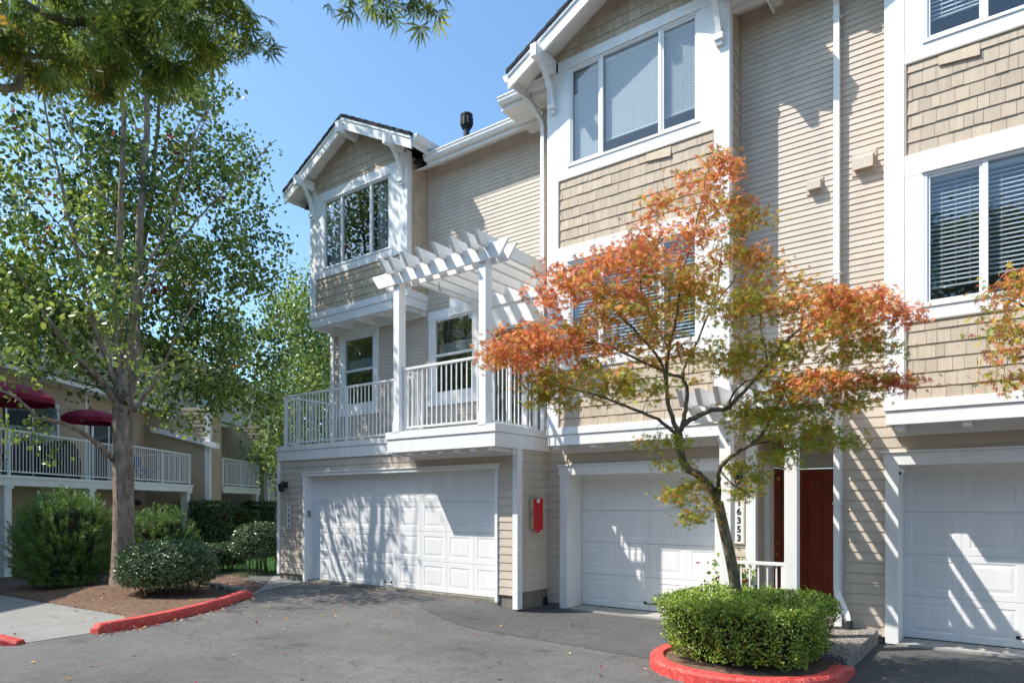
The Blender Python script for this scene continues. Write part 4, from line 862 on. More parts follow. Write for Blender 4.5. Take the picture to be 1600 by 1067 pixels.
def leaves(name, pos, size, tmpl, mats, midx, parent, droop=.3, up=None, flat=.0, normals=None, nblend=.0):
    """one mesh of many leaves; each points a random way, biased down by droop / laid flat by flat / along normals by nblend"""
    n = len(pos); V, F = tmpl
    y = RNG.normal(size=(n, 3)); y[:, 2] = y[:, 2] * (1 - flat * .6) - droop
    if up is not None: y = y * .55 + up
    if normals is not None: y = y * (1 - nblend) + normals * nblend
    y /= np.linalg.norm(y, axis=1)[:, None] + 1e-9
    zz = RNG.normal(size=(n, 3)) * (1 - flat); zz[:, 2] += flat * 1.6 + .35
    if normals is not None: zz = zz * .5 + normals * 1.0
    zz -= y * np.sum(zz * y, axis=1)[:, None]; zz /= np.linalg.norm(zz, axis=1)[:, None] + 1e-9
    x = np.cross(y, zz); sz = size * RNG.uniform(.65, 1.25, n)
    P = pos[:, None, :] + sz[:, None, None] * (V[None, :, 0, None] * x[:, None] + V[None, :, 1, None] * y[:, None] + V[None, :, 2, None] * zz[:, None])
    k = len(V); off = wloc(parent) if parent is not None else Vector((0, 0, 0))
    P = P.reshape(-1, 3) - np.array(off); me = bpy.data.meshes.new(name)
    fl = np.concatenate([np.array(f) for f in F]); ls = np.array([len(f) for f in F])
    idx = (np.arange(n)[:, None] * k + fl[None, :]).reshape(-1); tot = np.tile(ls, n); start = np.concatenate([[0], np.cumsum(tot)[:-1]])
    me.vertices.add(len(P)); me.vertices.foreach_set('co', P.reshape(-1).astype(np.float32))
    me.loops.add(len(idx)); me.loops.foreach_set('vertex_index', idx.astype(np.int32))
    me.polygons.add(len(tot)); me.polygons.foreach_set('loop_start', start.astype(np.int32)); me.polygons.foreach_set('loop_total', tot.astype(np.int32))
    for q in mats: me.materials.append(M[q])
    me.polygons.foreach_set('material_index', np.repeat(midx, len(F)).astype(np.int32)); me.update(calc_edges=True)
    o = link(name, me, parent, off); return o

class Skeleton:
    """limbs drawn as polylines; twigs are grown from the nearest wood to each leaf clump"""
    def __init__(s): s.mb = MB(); s.tw = MB(); s.nodes = []; s.rad = []
    def limb(s, pts, r0, r1, n=8, wob=.0, mb=None, reg=True):
        pts = curve([tuple(p) for p in pts], 5) if len(pts) > 2 else [tuple(p) for p in pts]
        pts = [Vector(p) + Vector(RNG.normal(size=3)) * wob for p in pts]
        rs = [r0 + (r1 - r0) * (i / (len(pts) - 1)) for i in range(len(pts))]
        (mb or s.mb).tube(pts, rs, n)
        if reg: s.nodes += [tuple(p) for p in pts]; s.rad += rs
        return pts
    def grow(s, targets, r=.012, wob=.03, sag=.0, n=4):
        T = [np.array(t) for t in targets]; base = np.array(s.nodes).mean(axis=0)
        N = np.array(s.nodes); T.sort(key=lambda t: np.min(np.linalg.norm(N - t, axis=1)))
        for t in T:
            N = np.array(s.nodes); d = np.linalg.norm(N - t, axis=1); i = int(np.argmin(d + 0.15 * np.maximum(0, N[:, 2] - t[2] + .1)))
            if d[i] < .08: continue
            p0 = Vector(s.nodes[i]); p1 = Vector(t); L = (p1 - p0).length
            m = (p0 + p1) / 2 + Vector((RNG.normal(), RNG.normal(), RNG.normal())) * wob * L * 2 + Vector((0, 0, .10 * L - sag * L))
            q = [p0, (p0 + m) / 2 + Vector((0, 0, .02 * L)), m, (m + p1) / 2, p1]
            ra = min(max(r * (.5 + L * .5), .003), s.rad[i] * .85)
            s.tw.tube(q, [ra, ra * .9, ra * .75, ra * .6, ra * .4], n, False); s.nodes += [tuple(v) for v in q[1:]]; s.rad += [ra * .9, ra * .75, ra * .6, ra * .5]

def clumps(ellipsoids, dens):
    """points spread through a list of ellipsoids (c, radii)"""
    out = []
    for c, r in ellipsoids:
        n = max(1, int(dens * r[0] * r[1] * r[2] * 4.19)); k = 0
        while k < n:
            p = RNG.uniform(-1, 1, 3)
            if p @ p > 1: continue
            out.append((c[0] + p[0] * r[0], c[1] + p[1] * r[1], c[2] + p[2] * r[2])); k += 1
    return np.array(out)

def px(u, v, d): return ((u - 800) / 1066 * d, d, (788 - v) / 1066 * d)       # sketch plane: (across, along, up) as surveyed from the street
def wp(q): a = q[1]; b = q[0]; return tuple(ab(a, b, q[2]))
def W_(u, v, d): return wp(px(u, v, d))

# ======== the big tree in the mulch bed
BT = thing('tree', (-13.8, 6.0, -1.6), 'tall broadleaf tree with pale trunk and a few red leaves in the mulch bed', 'tree')
sk = Skeleton(); D = 13.1
trunk = MB(); prof = [(193, 935, .40), (193, 915, .34), (192, 890, .275), (192, 840, .25), (193, 780, .24), (192, 720, .235), (191, 660, .23), (192, 610, .235), (195, 585, .22)]
tp = [Vector(W_(u, v, D)) for u, v, r in prof]; pts = []; rr = []; prof = [(a_, b_, c_ * (.80 if b_ > 850 else .74)) for a_, b_, c_ in prof]
for i in range(len(tp) - 1):
    for q in range(3): t = q / 3; pts.append(tp[i].lerp(tp[i + 1], t)); rr.append(prof[i][2] * (1 - t) + prof[i + 1][2] * t)
pts.append(tp[-1]); rr.append(prof[-1][2]); trunk.tube(pts, rr, 20)
for i, v in enumerate(trunk.v):   # root flare and ridges
    ring, kk = divmod(i, 20); c = pts[min(ring, len(pts) - 1)]; an = 2 * math.pi * kk / 20; d = Vector(v) - c
    f = 1 + .07 * math.sin(3 * an + 1) + .05 * math.sin(7 * an + ring * .4) + .03 * random.uniform(-1, 1) + (.30 * max(0, math.cos(2.5 * an)) if ring < 3 else 0)
    trunk.v[i] = tuple(c + d * f)
obj('trunk', trunk, 'bark', BT, smooth=True)
for i in range(0, len(pts), 2): sk.nodes.append(tuple(pts[i])); sk.rad.append(rr[i])
LIMBS = [([(196, 605, 13.1), (203, 540, 13.1), (214, 440, 13.05), (221, 320, 13.0), (230, 180, 13.0), (236, 40, 13.0), (240, -150, 13.0), (246, -330, 13)], .135, .02),
         ([(188, 610, 13.1), (184, 540, 13.0), (183, 440, 12.9), (190, 330, 12.8), (194, 200, 12.8), (190, 60, 12.8), (185, -120, 12.8), (180, -280, 12.8)], .115, .018),
         ([(205, 620, 13.2), (215, 540, 13.5), (214, 440, 14.0), (235, 320, 14.3), (250, 170, 14.6), (262, 0, 14.8), (270, -180, 15)], .10, .018),
         ([(183, 600, 13.0), (160, 545, 12.8), (140, 480, 12.6), (122, 400, 12.4), (100, 300, 12.2), (75, 200, 12.1), (60, 60, 12)], .075, .015),
         ([(180, 625, 13.0), (150, 585, 12.7), (110, 545, 12.3), (70, 490, 12.0), (30, 430, 11.8), (-20, 380, 11.6)], .085, .015),
         ([(182, 612, 13.1), (130, 580, 13.6), (90, 570, 14.2), (30, 555, 14.8)], .05, .012),
         ([(178, 718, 13.0), (150, 690, 12.6), (105, 664, 12.2), (60, 652, 11.8), (30, 625, 11.6), (-20, 600, 11.4)], .075, .02),
         ([(212, 640, 13.1), (240, 600, 13.0), (268, 545, 12.9), (290, 500, 12.9), (330, 430, 12.8)], .05, .012),
         ([(206, 520, 13.1), (225, 460, 13.2), (262, 400, 13.4), (320, 330, 13.6), (380, 270, 13.8), (430, 220, 13.9)], .05, .008),
         ([(214, 440, 13.05), (245, 390, 13.0), (270, 330, 13), (300, 250, 13), (330, 160, 13)], .04, .01),
         ([(222, 310, 13.0), (260, 270, 13.4), (310, 200, 13.6), (350, 110, 13.8)], .035, .008),
         ([(190, 350, 12.8), (150, 280, 12.6), (110, 200, 12.4), (80, 110, 12.3)], .035, .008),
         ([(184, 470, 12.9), (150, 420, 12.2), (90, 350, 11.6), (30, 280, 11.2)], .035, .008),
         ([(225, 250, 13.0), (205, 180, 13.8), (160, 90, 14.3), (130, -20, 14.6)], .035, .008),
         ([(210, 590, 13.2), (260, 570, 13.9), (320, 540, 14.6), (390, 530, 15.2)], .04, .008)]
for P, r0, r1 in LIMBS: sk.limb([W_(*q) for q in P], r0 * .74, r1 * .8, 10, .012)
def pxe(u, v, d, ru, rd, rv):   # ellipsoid sized in picture units at its own distance; returned as centre and (across, along, up) radii
    s = d / 1066; return (px(u, v, d), (ru * s, rd, rv * s))
E = [pxe(110, 250, 12.4, 120, 1.5, 130), pxe(50, 400, 12.2, 110, 1.5, 110), pxe(250, 170, 14.2, 110, 1.5, 120), pxe(315, 330, 14.7, 100, 1.4, 100), pxe(200, 330, 13.6, 110, 1.3, 120),
     pxe(350, 460, 15.0, 90, 1.4, 85), pxe(300, 560, 14.8, 90, 1.3, 70), pxe(205, 470, 13.6, 90, 1.2, 70), pxe(40, 560, 12.2, 70, 1.1, 60), pxe(110, 500, 12.8, 90, 1.2, 60), pxe(375, 250, 14.8, 55, 1.1, 60),
     pxe(150, 30, 13.0, 160, 1.7, 120), pxe(300, 60, 14.6, 70, 1.3, 100), pxe(170, -150, 13.4, 160, 1.8, 110), pxe(200, -290, 13.4, 110, 1.5, 80), pxe(30, 660, 11.8, 45, .7, 26), pxe(140, 615, 12.4, 35, .6, 26), pxe(50, 700, 11.7, 32, .5, 26), pxe(395, 570, 15.6, 60, 1.2, 60), pxe(260, 650, 14.2, 42, .6, 36), pxe(345, 640, 15.2, 60, .9, 45), pxe(410, 400, 15.2, 45, 1.0, 70), pxe(300, 620, 14.6, 70, 1.0, 40), pxe(390, 640, 15.6, 60, 1.0, 45), pxe(440, 560, 16.4, 50, 1.0, 70), pxe(90, 330, 12.6, 100, 1.2, 90), pxe(20, 480, 12.4, 60, 1.0, 90), pxe(280, 440, 14.4, 90, 1.1, 90), pxe(120, 430, 12.8, 110, 1.1, 70), pxe(150, 545, 13.6, 70, .9, 45), pxe(60, 470, 13.2, 80, 1.0, 70), pxe(240, 540, 14.2, 60, .9, 50), pxe(130, 480, 11.0, 80, .8, 50), pxe(60, 560, 10.8, 60, .7, 36), pxe(170, 420, 11.0, 70, .8, 50), pxe(210, 560, 11.3, 45, .6, 36), pxe(290, 520, 13.4, 70, .8, 50), pxe(60, 525, 12.6, 80, .9, 45), pxe(340, 575, 14.4, 60, .8, 50), pxe(260, 590, 13.6, 50, .6, 34), pxe(120, 590, 12.8, 60, .6, 26)]
C1 = clumps(E, 5.4)
Cw = np.array([wp(c) for c in C1])
# crown shaped to let sun through
def sunward(c):
    t = (9.15 - c[1]) / SUN_DIR.y; h = Vector(c) + SUN_DIR * t; g = Vector(c) + SUN_DIR * ((c[2] + 1.64) / -SUN_DIR.z)
    if (-12.5 < h.x < -6.6 and -2.2 < h.z < .5): return .90
    t2 = (9.85 - c[1]) / SUN_DIR.y; h2 = Vector(c) + SUN_DIR * t2
    return .5 if -13.4 < h2.x < -6.5 and 5.0 < h2.z < 9 else 0
keep = []
for i_, c in enumerate(Cw):
    ok = RNG.random() >= sunward(c); d_ = .9
    while not ok and d_ < 3.2:
        q = np.array(c) + np.array((AF[0] * d_, AF[1] * d_, .12 * d_)) + np.array((AR[0], AR[1], 0)) * (-.35 * d_)
        if sunward(q) == 0: Cw[i_] = q; ok = True
        d_ += .4
    keep.append(ok)
Cw = Cw[np.array(keep)]; sk.grow(Cw, .016, .05)
obj('branches', sk.mb, 'bark', BT, smooth=True); obj('twigs', sk.tw, 'twig', BT, smooth=True)
nl = 36; P = np.repeat(Cw, nl, axis=0) + RNG.normal(size=(len(Cw) * nl, 3)) * np.array([.17, .17, .14])
cm_ = RNG.choice(4, len(Cw), p=[.46, .34, .185, .015]); mi = np.repeat(cm_, nl); fl_ = RNG.random(len(mi)); mi = np.where(fl_ < .14, 1, np.where(fl_ > .997, 3, mi)); mi = np.where((mi == 3) & (RNG.random(len(mi)) < .5), 4, mi)
mi = np.where((mi == 3) & (RNG.random(len(mi)) < .35), 0, mi); leaves('crown', P, .104, T_OVAL, ['lf_green', 'lf_light', 'lf_dark', 'lf_red', 'lf_rust'], mi, BT, droop=.7)

# ======== the orange Japanese maple in the clipped hedge
JM = thing('maple_tree', (-2.75, 8.02, -1.65), 'slender maple with orange and green leaves rising out of the clipped hedge', 'tree')
sk = Skeleton()
base = [(1152, 1010, 8.1), (1150, 930, 8.05), (1143, 880, 8.0), (1132, 830, 7.95), (1122, 785, 7.85)]
k = MB(); q = [Vector(W_(*p)) for p in base]; k.tube(curve([tuple(v) for v in q], 4), list(np.linspace(.070, .058, 17)), 12); obj('trunk', k, 'barkdark', JM, smooth=True)
sk.nodes += [tuple(v) for v in q]; sk.rad += [.08] * len(q)
for P_, r0, r1 in [([(1123, 792, 7.86), (1112, 765, 7.75), (1095, 745, 7.6), (1072, 728, 7.45), (1061, 700, 7.35), (1060, 672, 7.3)], .070, .055),
                   ([(1059, 676, 7.3), (1044, 630, 7.2), (1041, 590, 7.15), (1045, 545, 7.1), (1056, 500, 7.0), (1063, 440, 7.0), (1080, 380, 7.0), (1100, 300, 7.05)], .04, .008),
                   ([(1064, 672, 7.3), (1071, 640, 7.3), (1073, 605, 7.3), (1066, 588, 7.3), (1075, 560, 7.4), (1095, 520, 7.5), (1120, 450, 7.6), (1128, 380, 7.6)], .038, .008),
                   ([(1066, 664, 7.3), (1090, 650, 7.25), (1112, 641, 7.2), (1136, 637, 7.1), (1162, 612, 7.0), (1200, 570, 6.85), (1230, 530, 6.7), (1280, 500, 6.6), (1340, 490, 6.5)], .045, .01),
                   ([(1058, 680, 7.3), (1028, 656, 7.1), (985, 638, 6.9), (945, 622, 6.8), (900, 610, 6.7), (860, 600, 6.7)], .03, .007),
                   ([(1066, 590, 7.3), (1022, 575, 7.1), (965, 547, 6.9), (920, 535, 6.8), (860, 535, 6.7), (800, 545, 6.6)], .026, .006),
                   ([(1042, 605, 7.2), (1030, 562, 7.0), (990, 515, 6.8), (955, 480, 6.7), (920, 440, 6.6), (880, 420, 6.6)], .026, .006),
                   ([(1123, 800, 7.9), (1122, 760, 7.7), (1123, 734, 7.6), (1140, 715, 7.5), (1162, 700, 7.4), (1190, 680, 7.2), (1210, 640, 7.0), (1235, 605, 6.8), (1290, 590, 6.6), (1350, 605, 6.5)], .048, .01),
                   ([(1165, 698, 7.4), (1200, 690, 7.3), (1225, 700, 7.2), (1260, 705, 7.1)], .02, .006), ([(1125, 735, 7.6), (1150, 760, 7.3), (1160, 725, 7.2)], .018, .006),
                   ([(1140, 640, 7.1), (1145, 615, 7.2), (1180, 590, 7.4), (1230, 590, 7.6)], .02, .006), ([(1200, 570, 6.85), (1190, 520, 6.9), (1185, 460, 7.0)], .018, .006), ([(1045, 545, 7.1), (1010, 480, 7.0), (1000, 420, 6.9), (1040, 370, 6.9)], .02, .006), ([(1120, 470, 7.6), (1150, 430, 7.5), (1160, 360, 7.4)], .015, .005)]:
    sk.limb([W_(*p) for p in P_], r0 * .68, r1 * .8, 8, .004)
PADS = [  # (u, v, distance, half-width, half-height px, depth m, leaf colour weights: red, orange, gold, olive, green), leaves
    (1108, 262, 7.1, 38, 24, .22, (3, 6, 2, 2, 0), 300), (1140, 272, 7.2, 24, 20, .18, (3, 6, 2, 0, 0), 170), (1062, 312, 7.0, 52, 24, .25, (4, 6, 2, 2, 0), 380), (1130, 330, 7.3, 46, 34, .25, (2, 5, 3, 3, 2), 430), (1168, 355, 7.4, 28, 26, .25, (0, 1, 3, 5, 3), 260),
    (1050, 378, 6.9, 78, 26, .35, (6, 5, 1, 1, 0), 760), (1150, 418, 7.2, 54, 28, .35, (1, 5, 4, 3, 2), 560), (965, 412, 6.7, 78, 26, .35, (4, 6, 1, 1, 0), 640), (858, 440, 6.6, 34, 26, .2, (7, 4, 0, 0, 0), 240), (925, 450, 6.7, 70, 32, .35, (4, 6, 2, 1, 0), 700), (1010, 450, 6.8, 95, 38, .45, (1, 4, 4, 4, 1), 820),
    (1090, 480, 7.0, 80, 42, .5, (0, 2, 5, 6, 2), 760), (1180, 490, 6.9, 56, 36, .4, (0, 1, 4, 6, 3), 520), (960, 500, 6.8, 88, 34, .45, (0, 3, 5, 5, 1), 720), (826, 535, 6.6, 72, 30, .3, (5, 7, 2, 0, 0), 860), (800, 565, 6.6, 46, 20, .25, (5, 6, 2, 0, 0), 300), (900, 545, 6.7, 62, 26, .35, (3, 6, 4, 1, 0), 560),
    (905, 590, 6.7, 82, 26, .4, (0, 3, 4, 5, 3), 740), (862, 622, 6.65, 40, 24, .25, (0, 2, 3, 5, 4), 320), (985, 605, 6.9, 62, 30, .35, (0, 0, 3, 6, 5), 430), (1010, 545, 6.9, 60, 32, .4, (0, 3, 4, 4, 1), 440), (1110, 560, 7.1, 66, 36, .45, (0, 0, 4, 7, 3), 440), (1185, 560, 7.0, 64, 34, .45, (0, 1, 3, 6, 4), 640), (1205, 450, 6.9, 40, 26, .3, (1, 4, 4, 4, 1), 300),
    (1262, 470, 6.6, 62, 24, .3, (3, 6, 3, 2, 0), 560), (1330, 478, 6.5, 66, 28, .3, (5, 6, 1, 1, 0), 720), (1300, 515, 6.6, 76, 24, .35, (2, 5, 4, 4, 1), 620), (1345, 545, 6.6, 50, 18, .25, (0, 1, 2, 5, 5), 260), (1405, 495, 6.4, 34, 16, .15, (8, 3, 0, 0, 0), 190), (1265, 555, 6.7, 66, 24, .3, (0, 1, 3, 6, 4), 430),
    (1285, 597, 6.5, 58, 20, .25, (3, 7, 3, 1, 0), 560), (1360, 594, 6.5, 54, 15, .2, (2, 5, 2, 3, 1), 380), (1408, 600, 6.5, 24, 11, .12, (7, 4, 0, 0, 0), 120), (1320, 625, 6.6, 46, 14, .2, (0, 2, 3, 5, 3), 240), (1220, 620, 6.8, 46, 24, .3, (0, 1, 2, 4, 6), 360),
    (1222, 660, 7.0, 66, 30, .35, (0, 0, 2, 4, 7), 800), (1275, 690, 7.0, 52, 20, .25, (0, 0, 2, 4, 7), 440), (1175, 650, 7.2, 36, 26, .3, (0, 0, 3, 6, 4), 340), (1210, 715, 7.2, 40, 18, .25, (0, 0, 1, 4, 8), 190), (1080, 770, 7.5, 44, 26, .3, (0, 1, 3, 5, 3), 360), (1100, 805, 7.7, 30, 24, .2, (0, 1, 3, 5, 3), 200), (1030, 690, 7.2, 44, 18, .25, (0, 0, 2, 5, 6), 170), (1040, 725, 7.3, 28, 14, .2, (0, 0, 2, 5, 6), 100), (1150, 735, 7.4, 40, 22, .25, (0, 0, 3, 5, 5), 240), (1170, 770, 7.6, 26, 20, .2, (0, 0, 2, 5, 6), 120)]
pos = []; mi = []; twt = []
for (u, v, d, hu, hv, dd, wts, n) in PADS:
    wts = np.array(wts, float); wts /= wts.sum(); s = d / 1066; nc = max(4, n // 26)
    for c in range(nc):
        an = RNG.uniform(0, 2 * math.pi); r_ = math.sqrt(RNG.random()); x = math.cos(an) * r_; y = math.sin(an) * r_
        e = 1 - .55 * r_ * r_     # pads dome: rims hang lower
        cc = np.array(((u + x * hu - 800) * s, d + y * dd * 1.3, (788 - v) * s + hv * s * (.55 - 1.1 * r_ * r_) + RNG.normal() * hv * s * .28)); twt.append(wp(cc))
        m = int(n * .98) // nc; q = cc + RNG.normal(size=(m, 3)) * np.array([.085, .085, .038]); pos += [wp(t) for t in q]
        cw = wts * RNG.uniform(.4, 1.6, 5); cw /= cw.sum(); mi += list(RNG.choice(5, m, p=cw))
sk.grow(twt, .007, .05); obj('branches', sk.mb, 'barkdark', JM, smooth=True); obj('twigs', sk.tw, 'barkdark', JM, smooth=True)
leaves('crown', np.array(pos), .057, T_MAPLE, ['jm_red', 'jm_orange', 'jm_gold', 'jm_olive', 'jm_green'], np.array(mi), JM, droop=.55, flat=.35)

# ======== a second maple just outside the right of the picture
JR = thing('maple_tree', (2.15, 7.1, -1.8), 'maple with rusty green leaves reaching in from the right edge', 'tree')
sk = Skeleton(); k = MB(); k.tube(curve([(2.15, 7.1, -1.85), (2.1, 7.1, -.6), (1.95, 7.1, .5)], 5), list(np.linspace(.08, .05, 11)), 10); obj('trunk', k, 'barkdark', JR, smooth=True); sk.nodes += [(1.95, 7.1, .5), (2.05, 7.1, 0)]; sk.rad += [.05, .05]
sk.limb([(1.95, 7.1, .5), (1.4, 7.1, 1.1), W_(1660, 520, 6.1), W_(1600, 480, 6.15), W_(1570, 465, 6.2)], .034, .005); sk.limb([(1.95, 7.1, .4), (1.4, 7.1, .9), W_(1640, 560, 6.2), W_(1570, 560, 6.2)], .026, .005)
sk.limb([(1.95, 7.1, .5), (1.9, 7.1, 1.4), (1.8, 7.1, 2.4)], .034, .008); sk.limb([(1.95, 7.1, .5), (2.4, 7.2, 1.3), (2.9, 7.3, 1.9)], .034, .008)
RI = [(2.15 + .95 * math.cos(t), 7.0 + .8 * math.sin(t)) for t in [R(q) for q in range(100, 441, 10)]]
kerb('kerb', RI, .17, lambda p: -1.64, 'red kerb ring around the maple outside the right edge', nj=3)
tag(obj('garden_soil', MB().extr([(2.15 + .9 * math.cos(R(q)), 7.0 + .75 * math.sin(R(q)), -1.9) for q in range(0, 360, 12)], (0, 0, .22)), 'mulch'), 'dark mulch inside the red kerb ring at the right', 'garden bed', kind='structure')
pos = []; mi = []; twt = []
for (u, v, d, hu, hv, dd, wts, n) in [(1585, 448, 6.2, 28, 18, .2, (4, 4, 3, 3, 2), 110), (1620, 440, 6.2, 50, 30, .3, (4, 4, 3, 3, 1), 300), (1592, 500, 6.2, 36, 20, .2, (2, 3, 3, 4, 3), 170), (1650, 510, 6.2, 50, 30, .3, (2, 3, 3, 4, 3), 300), (1570, 555, 6.2, 44, 16, .2, (3, 4, 3, 3, 2), 190), (1592, 590, 6.2, 26, 16, .2, (2, 3, 3, 4, 3), 90), (1650, 580, 6.2, 50, 30, .3, (2, 3, 3, 4, 3), 300)]:
    wts = np.array(wts, float); wts /= wts.sum(); s = d / 1066
    for c in range(max(3, n // 24)):
        cc = np.array(((u + RNG.uniform(-1, 1) * hu - 800) * s, d + RNG.uniform(-1, 1) * dd, (788 - v) * s + RNG.uniform(-1, 1) * hv * s)); twt.append(wp(cc)); q = cc + RNG.normal(size=(24, 3)) * np.array([.08, .08, .045]); pos += [wp(t) for t in q]; mi += list(RNG.choice(5, 24, p=wts))
for c in clumps([((2.1, 7.1, 2.2), (.9, .8, .7)), ((2.8, 7.3, 1.7), (.7, .7, .5))], 30):
    twt.append(tuple(c)); pos += [tuple(t) for t in c + RNG.normal(size=(26, 3)) * .1]; mi += list(RNG.choice(5, 26, p=[.3, .3, .15, .15, .1]))
sk.grow(twt, .007, .05); obj('branches', sk.mb, 'barkdark', JR, smooth=True); obj('twigs', sk.tw, 'barkdark', JR, smooth=True)
leaves('crown', np.array(pos), .058, T_MAPLE, ['jm_red', 'jm_orange', 'jm_gold', 'jm_olive', 'jm_green'], np.array(mi), JR, droop=.6, flat=.3)

# ======== the maple beside the photographer whose boughs hang into the top of the picture
JN = thing('maple_tree', tuple(ab(.8, -3.3, -1.65)), 'close dark green maple boughs hanging in at the top left', 'tree')
sk = Skeleton(); b0 = ab(.8, -3.3, -1.7); k = MB(); tpts = curve([tuple(b0), tuple(ab(.85, -3.3, .2)), tuple(ab(1.0, -3.15, 1.5)), tuple(ab(1.2, -2.95, 2.4))], 6); k.tube(tpts, list(np.linspace(.12, .06, len(tpts))), 12); obj('trunk', k, 'barkdark', JN, smooth=True)
sk.nodes += [tuple(p) for p in tpts[8:]]; sk.rad += [.06] * len(tpts[8:])
for P_ in ([ab(1.1, -3.05, 1.9), ab(1.9, -2.6, 2.35), W_(60, 20, 2.9), W_(250, -10, 2.95), W_(380, 20, 3.0)], [ab(1.2, -2.95, 2.4), W_(100, -60, 2.8), W_(350, -120, 2.9), W_(560, -70, 3.0), W_(680, -50, 3.0)], [ab(1.05, -3.1, 1.7), W_(-60, 120, 2.8), W_(40, 90, 2.9), W_(150, 95, 3.0)], [ab(1.2, -2.95, 2.4), ab(1.3, -2.2, 3.1), ab(1.0, -1.2, 3.5)]): sk.limb([tuple(p) for p in P_], .03, .005)
pos = []; mi = []; twt = []
for (u, v, d, hu, hv, dd, wts, nc) in [(50, 30, 2.9, 75, 45, .25, (0, 0, 0, 3, 6), 26), (150, 40, 2.95, 80, 48, .25, (0, 0, 0, 2, 7), 30), (250, 45, 3.0, 80, 48, .25, (0, 0, 0, 2, 7), 26), (330, 40, 3.0, 55, 45, .2, (0, 0, 0, 2, 8), 16), (372, 50, 3.0, 30, 40, .15, (0, 0, 0, 2, 8), 7), (60, 92, 2.95, 60, 26, .2, (0, 0, 2, 5, 5), 10), (150, 104, 3.0, 60, 30, .2, (0, 0, 1, 4, 6), 11), (235, 98, 3.0, 50, 32, .2, (0, 0, 0, 3, 6), 9), (25, 96, 2.9, 32, 15, .15, (0, 2, 4, 3, 1), 4), (600, -14, 3.0, 26, 12, .1, (0, 0, 0, 2, 7), 7), (640, -26, 3.0, 28, 10, .1, (0, 0, 0, 2, 7), 6), (680, -40, 3.0, 30, 10, .1, (0, 0, 0, 2, 7), 4), (450, -70, 2.9, 110, 30, .2, (0, 0, 0, 2, 7), 14), (150, -60, 2.9, 180, 40, .3, (0, 0, 0, 2, 7), 26)]:
    wts = np.array(wts, float); wts /= wts.sum(); s = d / 1066
    for c in range(int(nc * .55)):
        cc = np.array(((u + RNG.uniform(-1, 1) * hu - 800) * s, d + RNG.uniform(-1, 1) * dd, (788 - v) * s + RNG.uniform(-1, 1) * hv * s)); twt.append(wp(cc)); q = cc + RNG.normal(size=(11, 3)) * np.array([.05, .05, .025]); pos += [wp(t) for t in q]; mi += list(RNG.choice(5, 11, p=wts))
sk.grow(twt, .005, .05); obj('branches', sk.mb, 'barkdark', JN, smooth=True); obj('twigs', sk.tw, 'barkdark', JN, smooth=True)
leaves('crown', np.array(pos), .092, maple_t(7, 170, .062), ['jm_red', 'jm_orange', 'jm_gold', 'bough_light', 'bough_green'], np.array(mi), JN, droop=1.1, flat=.2)

# ======== background trees
def far_tree(x, y, zc, rx, rz, label, n, seed, size=.16, mats=('lf_green', 'lf_light', 'lf_dark')):
    t = thing('tree', (x, y, -1.64), label, 'tree', 'trees beyond the townhouses'); s_ = Skeleton()
    k = MB(); tp_ = curve([(x, y, -1.7), (x + .1, y, zc * .4), (x, y + .1, zc)], 5); k.tube(tp_, list(np.linspace(.22, .09, len(tp_))), 10); obj('trunk', k, 'bark', t, smooth=True); s_.nodes += [tuple(p) for p in tp_[3:]]; s_.rad += [.12] * len(tp_[3:])
    E_ = [((x + RNG.normal() * rx * .45, y + RNG.normal() * rx * .45, zc + RNG.uniform(-.75, .8) * rz), (rx * RNG.uniform(.35, .55),) * 2 + (rz * RNG.uniform(.22, .34),)) for _ in range(12)]
    c = clumps(E_, n / (12 * 4.19 * (.45 * rx) ** 2 * .28 * rz)); s_.grow(c, .02, .05); obj('branches', s_.tw, 'twig', t)
    m_ = 34; P_ = np.repeat(c, m_, axis=0) + RNG.normal(size=(len(c) * m_, 3)) * .33
    cm2 = np.repeat(RNG.choice(3, len(c), p=[.5, .3, .2]), m_); leaves('crown', P_, size, T_OVAL, list(mats), cm2, t, droop=.5)
far_tree(*ab(28, -8.2)[:2], 5.0, 2.9, 5.0, 'green tree seen in the gap beyond the end townhouse', 520, 1, .14)
far_tree(*ab(33, -8.9)[:2], 4.6, 2.4, 3.4, 'smaller green tree farther back in the gap beside the end townhouse', 300, 2, .15)
# unseen trees and block, added opposite to cut skylight; mirrored in the panes
for q, (x, y, zc, rx, rz, lab) in enumerate([(-30, -9, 2.8, 3.4, 3.4, 'unseen broad tree added opposite the end townhouse to hold back sky light'), (-21, -10, 2.7, 3.2, 3.3, 'unseen tree added opposite the double garage to hold back sky light'), (-11, -11, 4.8, 3.2, 4.8, 'unseen tree added opposite the middle townhouse to hold back sky light'), (-2, -11, 5.2, 3.4, 5.0, 'unseen tree added straight behind the viewpoint to hold back sky light'), (8, -10, 4.8, 3.4, 5.0, 'unseen tree added opposite the right hand townhouse to hold back sky light')]):
    far_tree(x, y, zc, rx, rz, lab, 260, 4 + q, .2)
OB = thing('townhouse_block', (-8, -16, -1.7), 'unseen tan two storey block added across the street to hold back sky light', 'townhouse block')  # unseen opposite row, added to keep low sky light off the fronts
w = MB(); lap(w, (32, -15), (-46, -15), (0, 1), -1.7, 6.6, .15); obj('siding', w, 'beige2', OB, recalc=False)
w = MB(); w.extr([(-47, -14.4, 6.55), (-47, -19, 9.0), (-47, -24, 6.55)], (80, 0, 0)); obj('roof', w, 'roof', OB)
